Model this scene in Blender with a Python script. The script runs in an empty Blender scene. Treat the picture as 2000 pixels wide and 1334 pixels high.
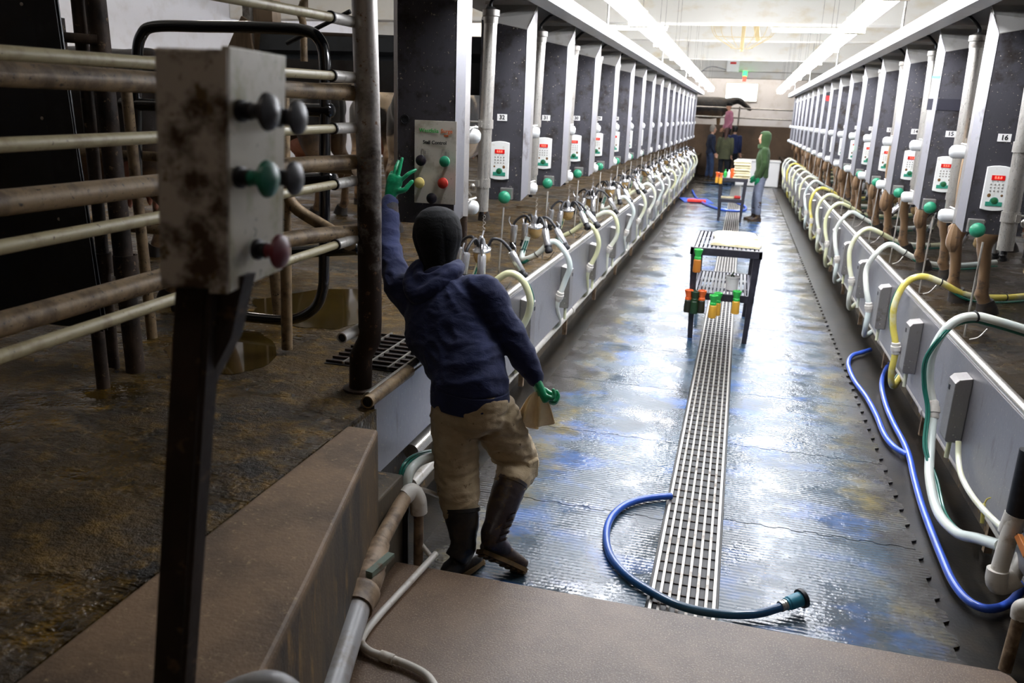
import bpy, math, random
from mathutils import Vector, Matrix, noise
random.seed(7)
C = bpy.context.scene.collection
PI = math.pi
V = Vector
# ------------------------------------------------------------------ camera model
CAMZ = 2.25
def _cam_basis():
    Y = V((1455-1000, 234-667, 1600.0)).normalized()
    n = Y.cross(V((1, .038, 0))).normalized()
    Z = n if n.y < 0 else -n
    X = Y.cross(Z)
    return X, Y, Z
_X, _Y, _Z = _cam_basis()
CPOS = V((0, 0, CAMZ))
def _ray(px, py):
    d = V((px-1000, py-667, 1600.0))
    return V((_X.dot(d), _Y.dot(d), _Z.dot(d)))
def onx(px, py, x): d = _ray(px, py); return CPOS + d*(x/d.x)          # point of the wall plane x
def ony(px, py, y): d = _ray(px, py); return CPOS + d*(y/d.y)          # point of the plane y
def onz(px, py, z=0.): d = _ray(px, py); return CPOS + d*((z-CAMZ)/d.z)  # point of the floor plane z
cam_d = bpy.data.cameras.new('camera'); cam = bpy.data.objects.new('camera', cam_d); C.objects.link(cam)
right = V((_X.x, _Y.x, _Z.x)); down = V((_X.y, _Y.y, _Z.y)); fwd = V((_X.z, _Y.z, _Z.z))
m = Matrix.Identity(4)
for i in range(3):
    m[i][0] = right[i]; m[i][1] = -down[i]; m[i][2] = -fwd[i]; m[i][3] = CPOS[i]
cam.matrix_world = m
cam_d.sensor_width = 36; cam_d.lens = 28.8; cam_d.clip_start = .02; cam_d.clip_end = 200
cam_d.dof.use_dof = True; cam_d.dof.focus_distance = 4.3; cam_d.dof.aperture_fstop = 3.6
bpy.context.scene.camera = cam
# ------------------------------------------------------------------ materials
def hexc(h):
    h = h.lstrip('#'); r = [int(h[i:i+2], 16)/255 for i in (0, 2, 4)]
    return tuple((c/12.92 if c <= .04045 else ((c+.055)/1.055)**2.4) for c in r) + (1,)
class N:
    def __init__(s, name):
        s.m = bpy.data.materials.new(name); s.m.use_nodes = True
        s.t = s.m.node_tree; s.n = s.t.nodes; s.l = s.t.links
        s.b = s.n['Principled BSDF']; s._pos = None
    def pos(s):
        if not s._pos: s._pos = s.n.new('ShaderNodeNewGeometry').outputs['Position']
        return s._pos
    def obj(s): return s.n.new('ShaderNodeTexCoord').outputs['Object']
    def mapped(s, src, scale):
        q = s.n.new('ShaderNodeMapping'); q.inputs['Scale'].default_value = scale
        s.l.new(src, q.inputs['Vector']); return q.outputs[0]
    def noise(s, src, scale, detail=4, rough=.55, dist=0):
        q = s.n.new('ShaderNodeTexNoise'); q.inputs['Scale'].default_value = scale
        q.inputs['Detail'].default_value = detail; q.inputs['Roughness'].default_value = rough
        q.inputs['Distortion'].default_value = dist
        s.l.new(src, q.inputs['Vector']); return q.outputs['Fac']
    def ramp(s, f, a, b, ca=(0, 0, 0, 1), cb=(1, 1, 1, 1)):
        q = s.n.new('ShaderNodeValToRGB'); e = q.color_ramp.elements
        e[0].position = a; e[1].position = b; e[0].color = ca; e[1].color = cb
        s.l.new(f, q.inputs[0]); return q.outputs[0]
    def mix(s, f, a, b):
        q = s.n.new('ShaderNodeMix'); q.data_type = 'RGBA'
        for v, k in ((f, 0), (a, 6), (b, 7)):
            if hasattr(v, 'links'): s.l.new(v, q.inputs[k])
            else: q.inputs[k].default_value = v
        return q.outputs[2]
    def mth(s, op, a, b=0.):
        q = s.n.new('ShaderNodeMath'); q.operation = op
        for k, v in enumerate((a, b)):
            if hasattr(v, 'links'): s.l.new(v, q.inputs[k])
            else: q.inputs[k].default_value = v
        return q.outputs[0]
    def sep(s, v):
        q = s.n.new('ShaderNodeSeparateXYZ'); s.l.new(v, q.inputs[0]); return q.outputs
    def bump(s, h, strength=.3, dist=.01):
        q = s.n.new('ShaderNodeBump'); q.inputs['Strength'].default_value = strength
        q.inputs['Distance'].default_value = dist; s.l.new(h, q.inputs['Height'])
        s.l.new(q.outputs[0], s.b.inputs['Normal'])
    def set(s, **k):
        nm = dict(col='Base Color', rough='Roughness', metal='Metallic', spec='Specular IOR Level', trans='Transmission Weight', coat='Coat Weight', sub='Subsurface Weight', sheen='Sheen Weight', alpha='Alpha')
        for a, v in k.items():
            i = s.b.inputs[nm[a]]
            if hasattr(v, 'links'): s.l.new(v, i)
            else: i.default_value = v
        return s
def simple(name, c, rough=.5, metal=0., c2=None, scale=6, lo=.45, hi=.65, c3=None, s3=40, lo3=.62, hi3=.68, bump=0., bscale=60, stretch=None, spec=.5, rough2=None, sheen=0., coat=0.):
    """base colour c, worn patches c2, specks c3"""
    s = N(name); p = s.pos()
    if stretch: p = s.mapped(p, stretch)
    col = hexc(c)
    if c2:
        f = s.noise(p, scale, 6, .6); msk = s.ramp(f, lo, hi); col = s.mix(msk, col, hexc(c2))
        if rough2 is not None:
            s.l.new(s.ramp(f, lo, hi, (rough,)*3+(1,), (rough2,)*3+(1,)), s.b.inputs['Roughness'])
    if c3:
        f3 = s.noise(s.pos(), s3, 3, .7); col = s.mix(s.ramp(f3, lo3, hi3), col, hexc(c3))
    if hasattr(col, 'links'): s.l.new(col, s.b.inputs['Base Color'])
    else: s.set(col=col)
    if rough2 is None: s.set(rough=rough)
    s.set(metal=metal, spec=spec, sheen=sheen, coat=coat)
    if bump: s.bump(s.noise(p, bscale, 4), bump, .006)
    return s.m
def emit(name, c, strength, base='#ffffff'):
    s = N(name); s.b.inputs['Emission Color'].default_value = hexc(c); s.b.inputs['Emission Strength'].default_value = strength
    s.set(col=hexc(base), rough=.4); return s.m
# ------------------------------------------------------------------ mesh builder
def frame_of(d, up=V((0, 0, 1))):
    d = d.normalized()
    if abs(d.dot(up)) > .97: up = V((0, 1, 0)) if abs(d.y) < .9 else V((1, 0, 0))
    s = d.cross(up).normalized(); u = s.cross(d).normalized(); return s, u
def spline(pts, k=6):
    pts = [V(p) for p in pts]
    if len(pts) < 3: return pts
    P = [pts[0]*2-pts[1]] + pts + [pts[-1]*2-pts[-2]]; out = []
    for i in range(1, len(P)-2):
        a, b, c, d = P[i-1:i+3]
        for j in range(k):
            t = j/k
            out.append(.5*((2*b)+(c-a)*t+(2*a-5*b+4*c-d)*t*t+(3*b-a-3*c+d)*t**3))
    out.append(pts[-1]); return out
class B:
    def __init__(s): s.v = []; s.f = []; s.mi = []; s.cur = 0
    def slot(s, i): s.cur = i; return s
    def add(s, v, f):
        o = len(s.v); s.v += [V(x) for x in v]; s.f += [tuple(o+i for i in q) for q in f]; s.mi += [s.cur]*len(f); return s
    def box(s, c, d, rz=0., rot=None):
        M = rot if rot else Matrix.Rotation(rz, 3, 'Z'); c = V(c)
        v = [c + M @ V((d[0]*x/2, d[1]*y/2, d[2]*z/2)) for z in (-1, 1) for y in (-1, 1) for x in (-1, 1)]
        return s.add(v, [(0, 2, 3, 1), (4, 5, 7, 6), (0, 1, 5, 4), (2, 6, 7, 3), (0, 4, 6, 2), (1, 3, 7, 5)])
    def span(s, a, b): a, b = V(a), V(b); return s.box((a+b)/2, [abs(b[i]-a[i]) for i in range(3)])
    def rings(s, rr, cap=True, closed=False):
        n = len(rr[0]); v = [p for r in rr for p in r]; f = []
        m = len(rr)
        for i in range(m if closed else m-1):
            a, b = i*n, ((i+1) % m)*n
            for j in range(n): k = (j+1) % n; f.append((a+j, a+k, b+k, b+j))
        if cap and not closed:
            f.append(tuple(reversed(range(n)))); f.append(tuple((m-1)*n+j for j in range(n)))
        return s.add(v, f)
    def tube(s, pts, r, n=10, k=6, smooth=True, cap=True, closed=False, flat=1.):
        P = spline(pts, k) if (smooth and len(pts) > 2) else [V(p) for p in pts]
        m = len(P); R = r if callable(r) else (lambda t: r); rr = []; su = None
        for i, p in enumerate(P):
            d = (P[(i+1) % m]-P[i-1]) if closed else (P[min(i+1, m-1)]-P[max(i-1, 0)])
            if d.length < 1e-9: d = V((0, 0, 1))
            d.normalize()
            if su is None: a, u = frame_of(d)
            else:
                u = su - d*su.dot(d)
                u = u.normalized() if u.length > 1e-6 else frame_of(d)[1]
                a = d.cross(u)
            su = u; q = R(i/max(1, m-1))
            rr.append([p + a*math.cos(2*PI*j/n)*q + u*math.sin(2*PI*j/n)*q*flat for j in range(n)])
        return s.rings(rr, cap, closed)
    def cyl(s, a, b, r, r2=None, n=14):
        r2 = r if r2 is None else r2; a, b = V(a), V(b); x, u = frame_of(b-a)
        return s.rings([[p + x*math.cos(2*PI*j/n)*q + u*math.sin(2*PI*j/n)*q for j in range(n)] for p, q in ((a, r), (b, r2))])
    def lathe(s, o, ax, prof, n=18, cap=True):
        o = V(o); ax = V(ax).normalized(); x, u = frame_of(ax)
        return s.rings([[o + ax*h + x*math.cos(2*PI*j/n)*max(r, 1e-4) + u*math.sin(2*PI*j/n)*max(r, 1e-4) for j in range(n)] for h, r in prof], cap)
    def ell(s, c, r, n=14, m=9, M=None):
        c = V(c); M = M or Matrix.Identity(3); rr = []
        for i in range(m):
            t = PI*(i+.5*(i == 0)*.2)/(m-1) if 0 < i < m-1 else (1e-3 if i == 0 else PI-1e-3)
            rr.append([c + M @ V((r[0]*math.sin(t)*math.cos(2*PI*j/n), r[1]*math.sin(t)*math.sin(2*PI*j/n), -r[2]*math.cos(t))) for j in range(n)])
        return s.rings(rr)
    def prism(s, poly, z0, z1):
        n = len(poly); v = [(x, y, z0) for x, y in poly]+[(x, y, z1) for x, y in poly]
        return s.add(v, [tuple(reversed(range(n))), tuple(range(n, 2*n))]+[(j, (j+1) % n, n+(j+1) % n, n+j) for j in range(n)])
    def extr(s, pts, d):
        """planar outline pts pushed by d"""
        n = len(pts); d = V(d); v = [V(p) for p in pts]+[V(p)+d for p in pts]
        return s.add(v, [tuple(range(n)), tuple(reversed(range(n, 2*n)))]+[(j, n+j, n+(j+1) % n, (j+1) % n) for j in range(n)])
    def loft(s, secs, side, n=18, power=2.):
        """secs: (centre, half width along side, half depth)"""
        rr = []; m = len(secs); side = V(side)
        for i, (c, a, b) in enumerate(secs):
            d = (V(secs[min(i+1, m-1)][0])-V(secs[max(i-1, 0)][0])).normalized()
            x = (side-d*side.dot(d)).normalized(); u = d.cross(x)
            ring = []
            for j in range(n):
                ca, sa = math.cos(2*PI*j/n), math.sin(2*PI*j/n)
                e = 2/power
                ring.append(V(c)+x*a*math.copysign(abs(ca)**e, ca)+u*b*math.copysign(abs(sa)**e, sa))
            rr.append(ring)
        return s.rings(rr)
    def mesh(s, name, off=V((0, 0, 0))):
        me = bpy.data.meshes.new(name); me.from_pydata([tuple(v-off) for v in s.v], [], s.f); me.update()
        import bmesh
        bm = bmesh.new(); bm.from_mesh(me); bmesh.ops.recalc_face_normals(bm, faces=bm.faces); bm.to_mesh(me); bm.free()
        if s.mi and max(s.mi) > 0: me.polygons.foreach_set('material_index', s.mi)
        return me
    def build(s, name, mat, parent=None, smooth=True, bevel=0., local=False):
        off = V(parent.get('_o', (0, 0, 0))) if (parent is not None and not local) else V((0, 0, 0))
        me = s.mesh(name, off)
        for q in (mat if isinstance(mat, (list, tuple)) else [mat]): me.materials.append(q)
        if smooth and len(me.polygons):
            me.shade_smooth(); me.set_sharp_from_angle(angle=math.radians(38))
        o = bpy.data.objects.new(name, me); C.objects.link(o)
        if parent is not None:
            o.parent = parent
            if not local: o['_o'] = tuple(off)
        if bevel:
            q = o.modifiers.new('edge', 'BEVEL'); q.width = bevel; q.segments = 2; q.limit_method = 'ANGLE'; q.angle_limit = math.radians(40)
        return o
def tag(o, label=None, cat=None, group=None, kind=None):
    if label: o['label'] = label
    if cat: o['category'] = cat
    if group: o['group'] = group
    if kind: o['kind'] = kind
    return o
def thing(name, label, cat, loc=(0, 0, 0), group=None):
    o = bpy.data.objects.new(name, None); C.objects.link(o); o.location = loc; o['_o'] = tuple(V(loc)); o.empty_display_size = .1
    return tag(o, label, cat, group)
def struct(o): o['kind'] = 'structure'; return o
KIDS = {}
def copy_tree(o, parent=None):
    c = o.copy(); C.objects.link(c)
    if parent is not None: c.parent = parent
    for ch in list(KIDS.get(o.name) or o.children): copy_tree(ch, c)
    return c
def text_mesh(name, body, size, M, mat, parent, off=None, ext=.0012, align='CENTER', bold=0.):
    cu = bpy.data.curves.new('t', 'FONT'); cu.body = body; cu.size = size; cu.extrude = ext; cu.align_x = align; cu.align_y = 'CENTER'; cu.offset = bold
    cu.resolution_u = 3
    t = bpy.data.objects.new('t', cu); C.objects.link(t); bpy.context.view_layer.update()
    me = bpy.data.meshes.new_from_object(t.evaluated_get(bpy.context.evaluated_depsgraph_get()))
    bpy.data.objects.remove(t); me.transform(M)
    off = V(parent.get('_o', (0, 0, 0))) if off is None else V(off)
    me.transform(Matrix.Translation(-off)); me.materials.clear(); me.materials.append(mat); me.name = name
    o = bpy.data.objects.new(name, me); C.objects.link(o); o.parent = parent; o['_o'] = tuple(off); return o
def fuse(builder, name, mat, parent, voxel=.014, smooth=4, wr=0., wscale=(9, 9, 22), local=False, seed=0., factor=.6):
    """melts overlapping lofts into one skin, then gives it folds"""
    me = builder.mesh(name); o = bpy.data.objects.new(name, me); C.objects.link(o)
    r = o.modifiers.new('r', 'REMESH'); r.mode = 'VOXEL'; r.voxel_size = voxel
    q = o.modifiers.new('s', 'SMOOTH'); q.factor = factor; q.iterations = smooth
    bpy.context.view_layer.update()
    nm = bpy.data.meshes.new_from_object(o.evaluated_get(bpy.context.evaluated_depsgraph_get()))
    bpy.data.objects.remove(o)
    off = V(parent.get('_o', (0, 0, 0))) if (parent is not None and not local) else V((0, 0, 0))
    if wr:
        ns = [v.normal.copy() for v in nm.vertices]
        for v, nn in zip(nm.vertices, ns):
            p = v.co
            w = noise.noise(V((p.x*wscale[0]+seed, p.y*wscale[1], p.z*wscale[2]+.6*math.sin(p.x*14))))
            w2 = noise.noise(V((p.x*25+seed, p.y*25, p.z*40)))
            v.co = p + nn*(wr*(1-abs(w)*2.4)+wr*.35*w2)
    nm.transform(Matrix.Translation(-off)); nm.materials.clear()
    for k in (mat if isinstance(mat, (list, tuple)) else [mat]): nm.materials.append(k)
    nm.name = name; nm.shade_smooth()
    o = bpy.data.objects.new(name, nm); C.objects.link(o)
    if parent is not None:
        o.parent = parent; o['_o'] = tuple(off)
    return o
# palette
M = {}
def steel(name, base, rough, dirt='#6a6054', amt=.6, specks=True, stretch=(1, 1, 1)):
    s = N(name); p = s.pos(); f = s.noise(s.mapped(p, stretch), 7, 6, .65)
    col = s.mix(s.ramp(f, amt, amt+.18), hexc(base), hexc(dirt))
    if specks:
        g = s.noise(p, 70, 2, .6); col = s.mix(s.ramp(g, .69, .72), col, hexc('#c9c0ae'))
    s.l.new(col, s.b.inputs['Base Color'])
    sc = s.noise(s.mapped(p, (30, 30, 3)), 12, 3)
    s.l.new(s.ramp(sc, .3, .7, (rough*.8,)*3+(1,), (min(1, rough*1.35),)*3+(1,)), s.b.inputs['Roughness'])
    s.set(metal=.8); s.bump(sc, .06, .002); return s.m
M['steel'] = steel('brushed_stainless', '#b4b3b8', .42, stretch=(1, 1, .5))
M['steel_face'] = steel('speckled_stainless', '#55545a', .42, '#3a3532', .5)  # same steel as the strips; dark reflection painted into its base colour
M['steel_box'] = steel('dull_stainless', '#96928f', .42, '#6a6158', .58)
M['steel_curb'] = steel('curb_stainless', '#9b999c', .38, '#716a60', .6, stretch=(1, 1, .3))
M['pipe_steel'] = steel('polished_tube', '#c2beb6', .3, '#8b8376', .62, False)
M['galv'] = simple('galvanised', '#a5a19a', .42, .75, '#5d5247', 9, .5, .7, bump=.1)
M['rusty'] = simple('dirty_rusty_steel', '#4a3b30', .62, .35, '#1d1511', 5, .4, .62, '#7b6650', 30, .62, .7, bump=.35, bscale=35)
M['post_old'] = simple('gate_post_steel', '#8f8a84', .38, .6, '#33261d', 3.2, .44, .6, '#5f4a38', 26, .58, .66, bump=.15, stretch=(1, 1, .55))
M['rod'] = simple('cream_rod', '#a59b78', .45, 0, '#7a6a48', 14, .5, .72, '#4b3a26', 60, .66, .7, bump=.06)
M['sleeve'] = simple('white_sleeve', '#cfccc6', .35, .2, '#8d8478', 18, .58, .72)
M['brown_pipe'] = simple('manured_pipe', '#8a7455', .55, .1, '#5c4a34', 12, .45, .62, '#2a2018', 45, .62, .67, bump=.3, bscale=40)
M['white'] = simple('white_board', '#d9d8dc', .45, 0, '#c4c0bd', 3, .5, .8)
M['ceil'] = simple('white_ceiling', '#d8d5cc', .6, 0, '#c2b9a4', 1.6, .5, .75)
M['beam'] = simple('painted_beam', '#dcd9d0', .6, 0, '#c9b893', 1.8, .52, .8, stretch=(1, 1, 2))
M['white_metal'] = simple('white_channel', '#d5d3cf', .4, .0, '#b5aea2', 4, .55, .8)
M['concrete'] = simple('dirty_concrete', '#775f46', .7, 0, '#43382c', 3, .4, .66, '#8c7c68', 50, .6, .7, bump=.35, bscale=70)
M['concrete_dark'] = simple('stained_concrete', '#4d4334', .7, 0, '#262019', 3.5, .4, .6, '#7a6037', 14, .6, .72, bump=.35, bscale=60, stretch=(1, 1, .35))
M['retain'] = simple('brown_retaining_concrete', '#6b5540', .75, 0, '#4b3b2c', .9, .4, .7, bump=.2)
M['black'] = simple('black_rubber', '#16161a', .5, 0, '#26252a', 20, .5, .7)
M['black_gloss'] = simple('black_enamel', '#101114', .16, 0, '#2b2723', 12, .62, .7, spec=.8, coat=.4)
M['dark_sheet'] = simple('dark_sheet', '#22242a', .35, .1, '#17150f', 2, .45, .65, '#3c3222', 25, .62, .7)
M['grey_sheet'] = simple('dark_grey_sheet', '#3f4348', .3, .2, '#2c2e32', 3)
M['pvc'] = simple('white_pvc', '#cfcac0', .35, 0, '#a0927c', 14, .56, .72)
M['pvc_grey'] = simple('grey_pvc', '#8d8c8c', .4, 0, '#6d6157', 10, .5, .7)
M['pvc_brown'] = simple('muddy_pvc', '#8b755c', .55, 0, '#54412d', 14, .42, .62, bump=.2)
M['hose_cream'] = simple('cream_hose', '#dcdcae', .28, 0, '#e9ebe0', 1.5, .45, .6, coat=.3)
M['hose_white'] = simple('milky_hose', '#d8e2dc', .28, 0, '#e6e8dc', 2, .45, .6, coat=.3)
M['hose_yellow'] = simple('yellow_hose', '#dccb5e', .3, 0, '#e6e3c0', 3.5, .5, .62, coat=.3)
M['hose_green'] = simple('green_tube', '#1f6b5c', .3, 0, coat=.2)
M['hose_blue'] = simple('blue_hose', '#3a5fc8', .3, 0, '#2f4d9e', 4, .5, .7, coat=.3)
M['hose_teal'] = simple('blue_to_teal_hose', '#2d55a8', .32, 0)
M['green'] = simple('green_knob', '#1f7f5c', .4, 0, '#2f8d6d', 20, .5, .7, bump=.08, bscale=160)
M['black_knob'] = simple('black_knob', '#1a151c', .35, 0)
M['yellow_knob'] = simple('cream_yellow_knob', '#d8c478', .4)
M['red_knob'] = simple('red_knob', '#b03024', .4)
M['plate'] = simple('panel_plate', '#b9b3a6', .4, .15, '#8f8674', 9, .52, .72, '#3f3524', 55, .66, .7)
M['sign_white'] = simple('white_label', '#eceae6', .4)
M['ink'] = simple('black_ink', '#131316', .5)
M['green_ink'] = simple('green_ink', '#3d9a4a', .5)
M['orange_ink'] = simple('orange_ink', '#c9693a', .5)
M['keypad'] = simple('keypad_shell', '#e6e6e1', .35, 0, '#c9c2b2', 20, .6, .75)
M['keypad_btn'] = simple('keypad_button', '#9a968e', .5)
M['teal_ink'] = simple('teal_ink', '#2f8a72', .5)
M['dkgreen'] = simple('dark_green_button', '#1f5a35', .35)
M['led'] = emit('red_display', '#e01010', .7, '#401010')
M['led_txt'] = emit('red_digits', '#ff5040', 6, '#ff3020')
M['can'] = simple('white_canister', '#dfe0de', .25, .1, '#c8c4bb', 10, .6, .8, coat=.3)
M['claw'] = simple('amber_claw', '#a88a5a', .25, 0, '#6f5836', 15, .5, .7, coat=.5)
M['shell'] = simple('teat_cup_shell', '#d5d5d8', .22, .75)
M['wood'] = simple('weathered_plywood', '#6d5b46', .7, 0, '#4c3d2c', 4, .45, .7, stretch=(4, 4, .7))
M['tape'] = simple('dark_tape', '#23222e', .4)
M['blue_tape'] = simple('light_blue_tape', '#5fc3e0', .5)
M['red_tape'] = simple('red_tape', '#d8302c', .5)

def post_mat():
    s = N('worn_gate_post_steel'); p = s.pos(); x, y, z = s.sep(p); f = s.noise(p, 6, 6, .7)
    rust = s.ramp(s.mth('ADD', s.mth('MULTIPLY', f, .9), s.mth('ADD', s.mth('MULTIPLY', z, -.35), 1.)), .62, .9)
    col = s.mix(rust, hexc('#a19c97'), hexc('#2a1d13')); col = s.mix(s.ramp(s.noise(p, 28, 4, .7), .6, .68), col, hexc('#6b4f38'))
    s.l.new(col, s.b.inputs['Base Color']); s.l.new(s.ramp(rust, 0, 1, (.3,)*3+(1,), (.6,)*3+(1,)), s.b.inputs['Roughness']); s.set(metal=.5); s.bump(f, .15, .004); return s.m
M['post'] = post_mat()
# ================================================================== SETTING
Y_END = 29.4
def floor_mat():
    s = N('wet_blue_matting'); p = s.pos(); x, y, z = s.sep(p)
    base = s.mix(s.ramp(s.noise(p, 1.3, 5, .6), .35, .65), hexc('#26343f'), hexc('#3d5263'))
    blue = s.ramp(s.noise(s.mapped(p, (1.4, 2.2, 1)), 1.1, 5, .6), .52, .66)
    base = s.mix(blue, base, hexc('#2a5590'))
    ax = s.mth('ABSOLUTE', s.mth('ADD', x, .06))
    edge = s.mth('ADD', ax, s.mth('MULTIPLY', s.noise(s.mapped(p, (1, 1.6, 1)), 2.2, 6, .7), .9))
    yel = s.ramp(edge, .5, .62)      # mapped below
    yel = s.mth('MULTIPLY', s.ramp(s.mth('MULTIPLY', edge, .5), .66, .75), s.ramp(s.noise(p, 1.7, 5, .7), .42, .6))
    base = s.mix(yel, base, hexc('#76693a'))
    drk = s.ramp(s.mth('MULTIPLY', edge, .5), .72, .83)
    base = s.mix(drk, base, hexc('#2e2a25'))
    sp = s.ramp(s.noise(p, 38, 3, .7), .68, .73)
    base = s.mix(s.mth('MULTIPLY', sp, .6), base, hexc('#a08a4c'))
    s.l.new(base, s.b.inputs['Base Color'])
    wet = s.noise(p, 2.1, 5, .65)
    s.l.new(s.ramp(wet, .4, .62, (.13,)*3+(1,), (.34,)*3+(1,)), s.b.inputs['Roughness'])
    w = s.n.new('ShaderNodeTexWave'); w.wave_type = 'BANDS'; w.bands_direction = 'Y'; w.inputs['Scale'].default_value = 11
    w.inputs['Distortion'].default_value = .6; s.l.new(p, w.inputs['Vector'])
    h = s.mth('ADD', s.mth('MULTIPLY', w.outputs['Fac'], .5), s.mth('MULTIPLY', s.noise(p, 45, 4, .6), .9))
    h = s.mth('MULTIPLY', h, s.ramp(wet, .3, .5)); s.bump(h, .5, .006); s.set(spec=.6)
    return s.m
def deck_mat():
    s = N('manure_covered_deck'); p = s.pos(); x, y, z = s.sep(p)
    n1 = s.noise(s.mapped(p, (1, 1.3, 1)), 1.5, 8, .68); n2 = s.noise(p, 9, 6, .7)
    col = s.mix(s.ramp(n1, .38, .56), hexc('#1c170e'), hexc('#4b3812'))
    col = s.mix(s.ramp(n2, .5, .68), col, hexc('#765a20'))
    col = s.mix(s.ramp(s.noise(p, 30, 4, .7), .6, .7), col, hexc('#231b11'))
    s.l.new(col, s.b.inputs['Base Color'])
    s.l.new(s.ramp(s.noise(s.mapped(p, (.8, 1.3, 1)), 1.1, 6, .7), .42, .56, (.16,)*3+(1,), (.6,)*3+(1,)), s.b.inputs['Roughness']); s.set(spec=.32)
    h = s.mth('ADD', s.mth('MULTIPLY', n2, 1.4), s.mth('MULTIPLY', s.noise(p, 40, 4, .7), .7)); h = s.mth('MULTIPLY', h, s.ramp(s.noise(s.mapped(p, (.8, 1.3, 1)), 1.1, 6, .7), .36, .5)); s.bump(h, .9, .03)
    return s.m
def rdeck_mat():
    s = N('wet_dark_rubber_deck'); p = s.pos()
    col = s.mix(s.ramp(s.noise(p, 2.0, 7, .68), .4, .6), hexc('#15130f'), hexc('#33291c'))
    col = s.mix(s.ramp(s.noise(p, 14, 5, .7), .58, .72), col, hexc('#5b4a26'))
    s.l.new(col, s.b.inputs['Base Color']); s.l.new(s.ramp(s.noise(p, 1.5, 6, .7), .42, .6, (.15,)*3+(1,), (.5,)*3+(1,)), s.b.inputs['Roughness'])
    s.bump(s.noise(p, 25, 5, .7), .5, .015); return s.m
def step_mat():
    s = N('wet_brown_concrete'); p = s.pos()
    col = s.mix(s.ramp(s.noise(p, 2.2, 6, .65), .38, .66), hexc('#4f3b2a'), hexc('#715b46'))
    col = s.mix(s.ramp(s.noise(p, 150, 2, .6), .55, .68), col, hexc('#8f7d68'))
    s.l.new(col, s.b.inputs['Base Color']); s.set(rough=.42, spec=.55); s.bump(s.noise(p, 130, 3, .6), .35, .006); return s.m
M['floor'] = floor_mat(); M['deck'] = deck_mat(); M['step'] = step_mat(); M['rdeck'] = rdeck_mat()
M['subfloor'] = simple('dark_wet_floor', '#17140f', .32, 0, '#2b241a', 5, .45, .65, bump=.2)
M['matting'] = simple('ribbed_black_matting', '#26272b', .38, 0, '#3b3326', 3, .5, .66, '#5f5233', 30, .66, .7, bump=.3, bscale=90)
struct(B().span((-1.9, -1.2, -.06), (1.9, 34.9, -.014)).build('floor', M['subfloor'], smooth=False))
# puzzle-edged rubber mats, each course 1.2 m long, either side of the drain
def puzzle(x0, x1, y0, y1, out):
    pts = []
    def edge(a, b, amp, n):
        a = V((a[0], a[1])); b = V((b[0], b[1])); d = (b-a); nn = V((d.y, -d.x)).normalized(); L = d.length/n
        for i in range(n):
            sg = 1 if i % 2 else -1
            for t, w in ((.12, sg), (.28, sg*1.0), (.72, sg), (.88, sg)):
                pts.append(a+d*((i+t)/n)+nn*(amp*sg*(.0 if t in (.0,) else 1)))
    g = .004
    edge((x0, y0+g), (x1, y0+g), .008, 14)
    if out > 0: edge((x1, y0), (x1, y1), .016, 12)
    else: pts.append(V((x1, y0+g))); pts.append(V((x1, y1-g)))
    for q in reversed([0]): pass
    edge((x1, y1-g), (x0, y1-g), .008, 14)
    if out < 0: edge((x0, y1), (x0, y0), .016, 12)
    else: pts.append(V((x0, y1-g))); pts.append(V((x0, y0+g)))
    return [(q.x, q.y) for q in pts]
fb = B(); yy = 2.0
while yy < 30.2:
    fb.prism(puzzle(-1.42, -.215, yy, yy+1.2, 0), -.02, 0)
    fb.prism(puzzle(.125, 1.17, yy+.12, yy+1.32, 1), -.02, 0)
    yy += 1.2
fb.span((-1.6, 30.3, -.02), (1.5, 34.9, 0))
struct(fb.build('floor_matting', M['floor'], smooth=False))
# raised brown landing at the foot of the stairs
sb = B(); sb.prism([(-1.36, 3.175), (-.6, 3.175), (.3, 3.18), (1.2, 3.19), (1.235, 3.17), (1.25, 3.12), (1.25, -1.1), (-1.36, -1.1)], -.01, .2)
struct(sb.build('floor_landing', M['step'], smooth=False, bevel=.012))
# decks
dk = B(); dk.span((-9.5, -1.2, .72), (-1.5, 3.28, .9)); dk.span((-9.5, 3.28, .72), (-1.56, 34.9, .9)); struct(dk.build('floor_deck_left', M['deck'], smooth=False))
struct(B().span((1.46, 3.9, .72), (7.5, 34.9, .9)).build('floor_deck_right', M['rdeck'], smooth=False))
# black ribbed mats on the left deck with the toothed joint
def course(x0, x1, y0, y1, z1, teeth=True):
    pts = []; n = 22
    for i in range(n):
        xa = x0+(x1-x0)*i/n; xb = x0+(x1-x0)*(i+1)/n; o = .028*(1 if i % 2 else -1)
        pts += [(xa+.25*(xb-xa)*(1 if i % 2 else -.2), y1+o), (xb-.25*(xb-xa)*(1 if i % 2 else -.2), y1+o)]
    return [(x0, y0), (x1, y0)]+list(reversed(pts))
struct(B().prism([(-4.4, -1.2), (-1.505, -1.2), (-1.505, 3.16), (-1.62, 3.22)]+[p for p in reversed(course(-4.4, -1.66, -1.2, 3.26, 0)[2:])][::-1], .9, .925).build('floor_matting_deck', M['deck'], smooth=False))
struct(B().prism([(-4.4, 3.1), (-1.6, 3.1), (-1.62, 3.25)]+[(x, y+.03) for x, y in reversed(course(-4.4, -1.66, -1.2, 3.26, 0)[2:])][::-1], .9, .9035).build('trim_9', M['black'], smooth=False))  # thin black strip standing in for the dark gap at the mat teeth
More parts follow.
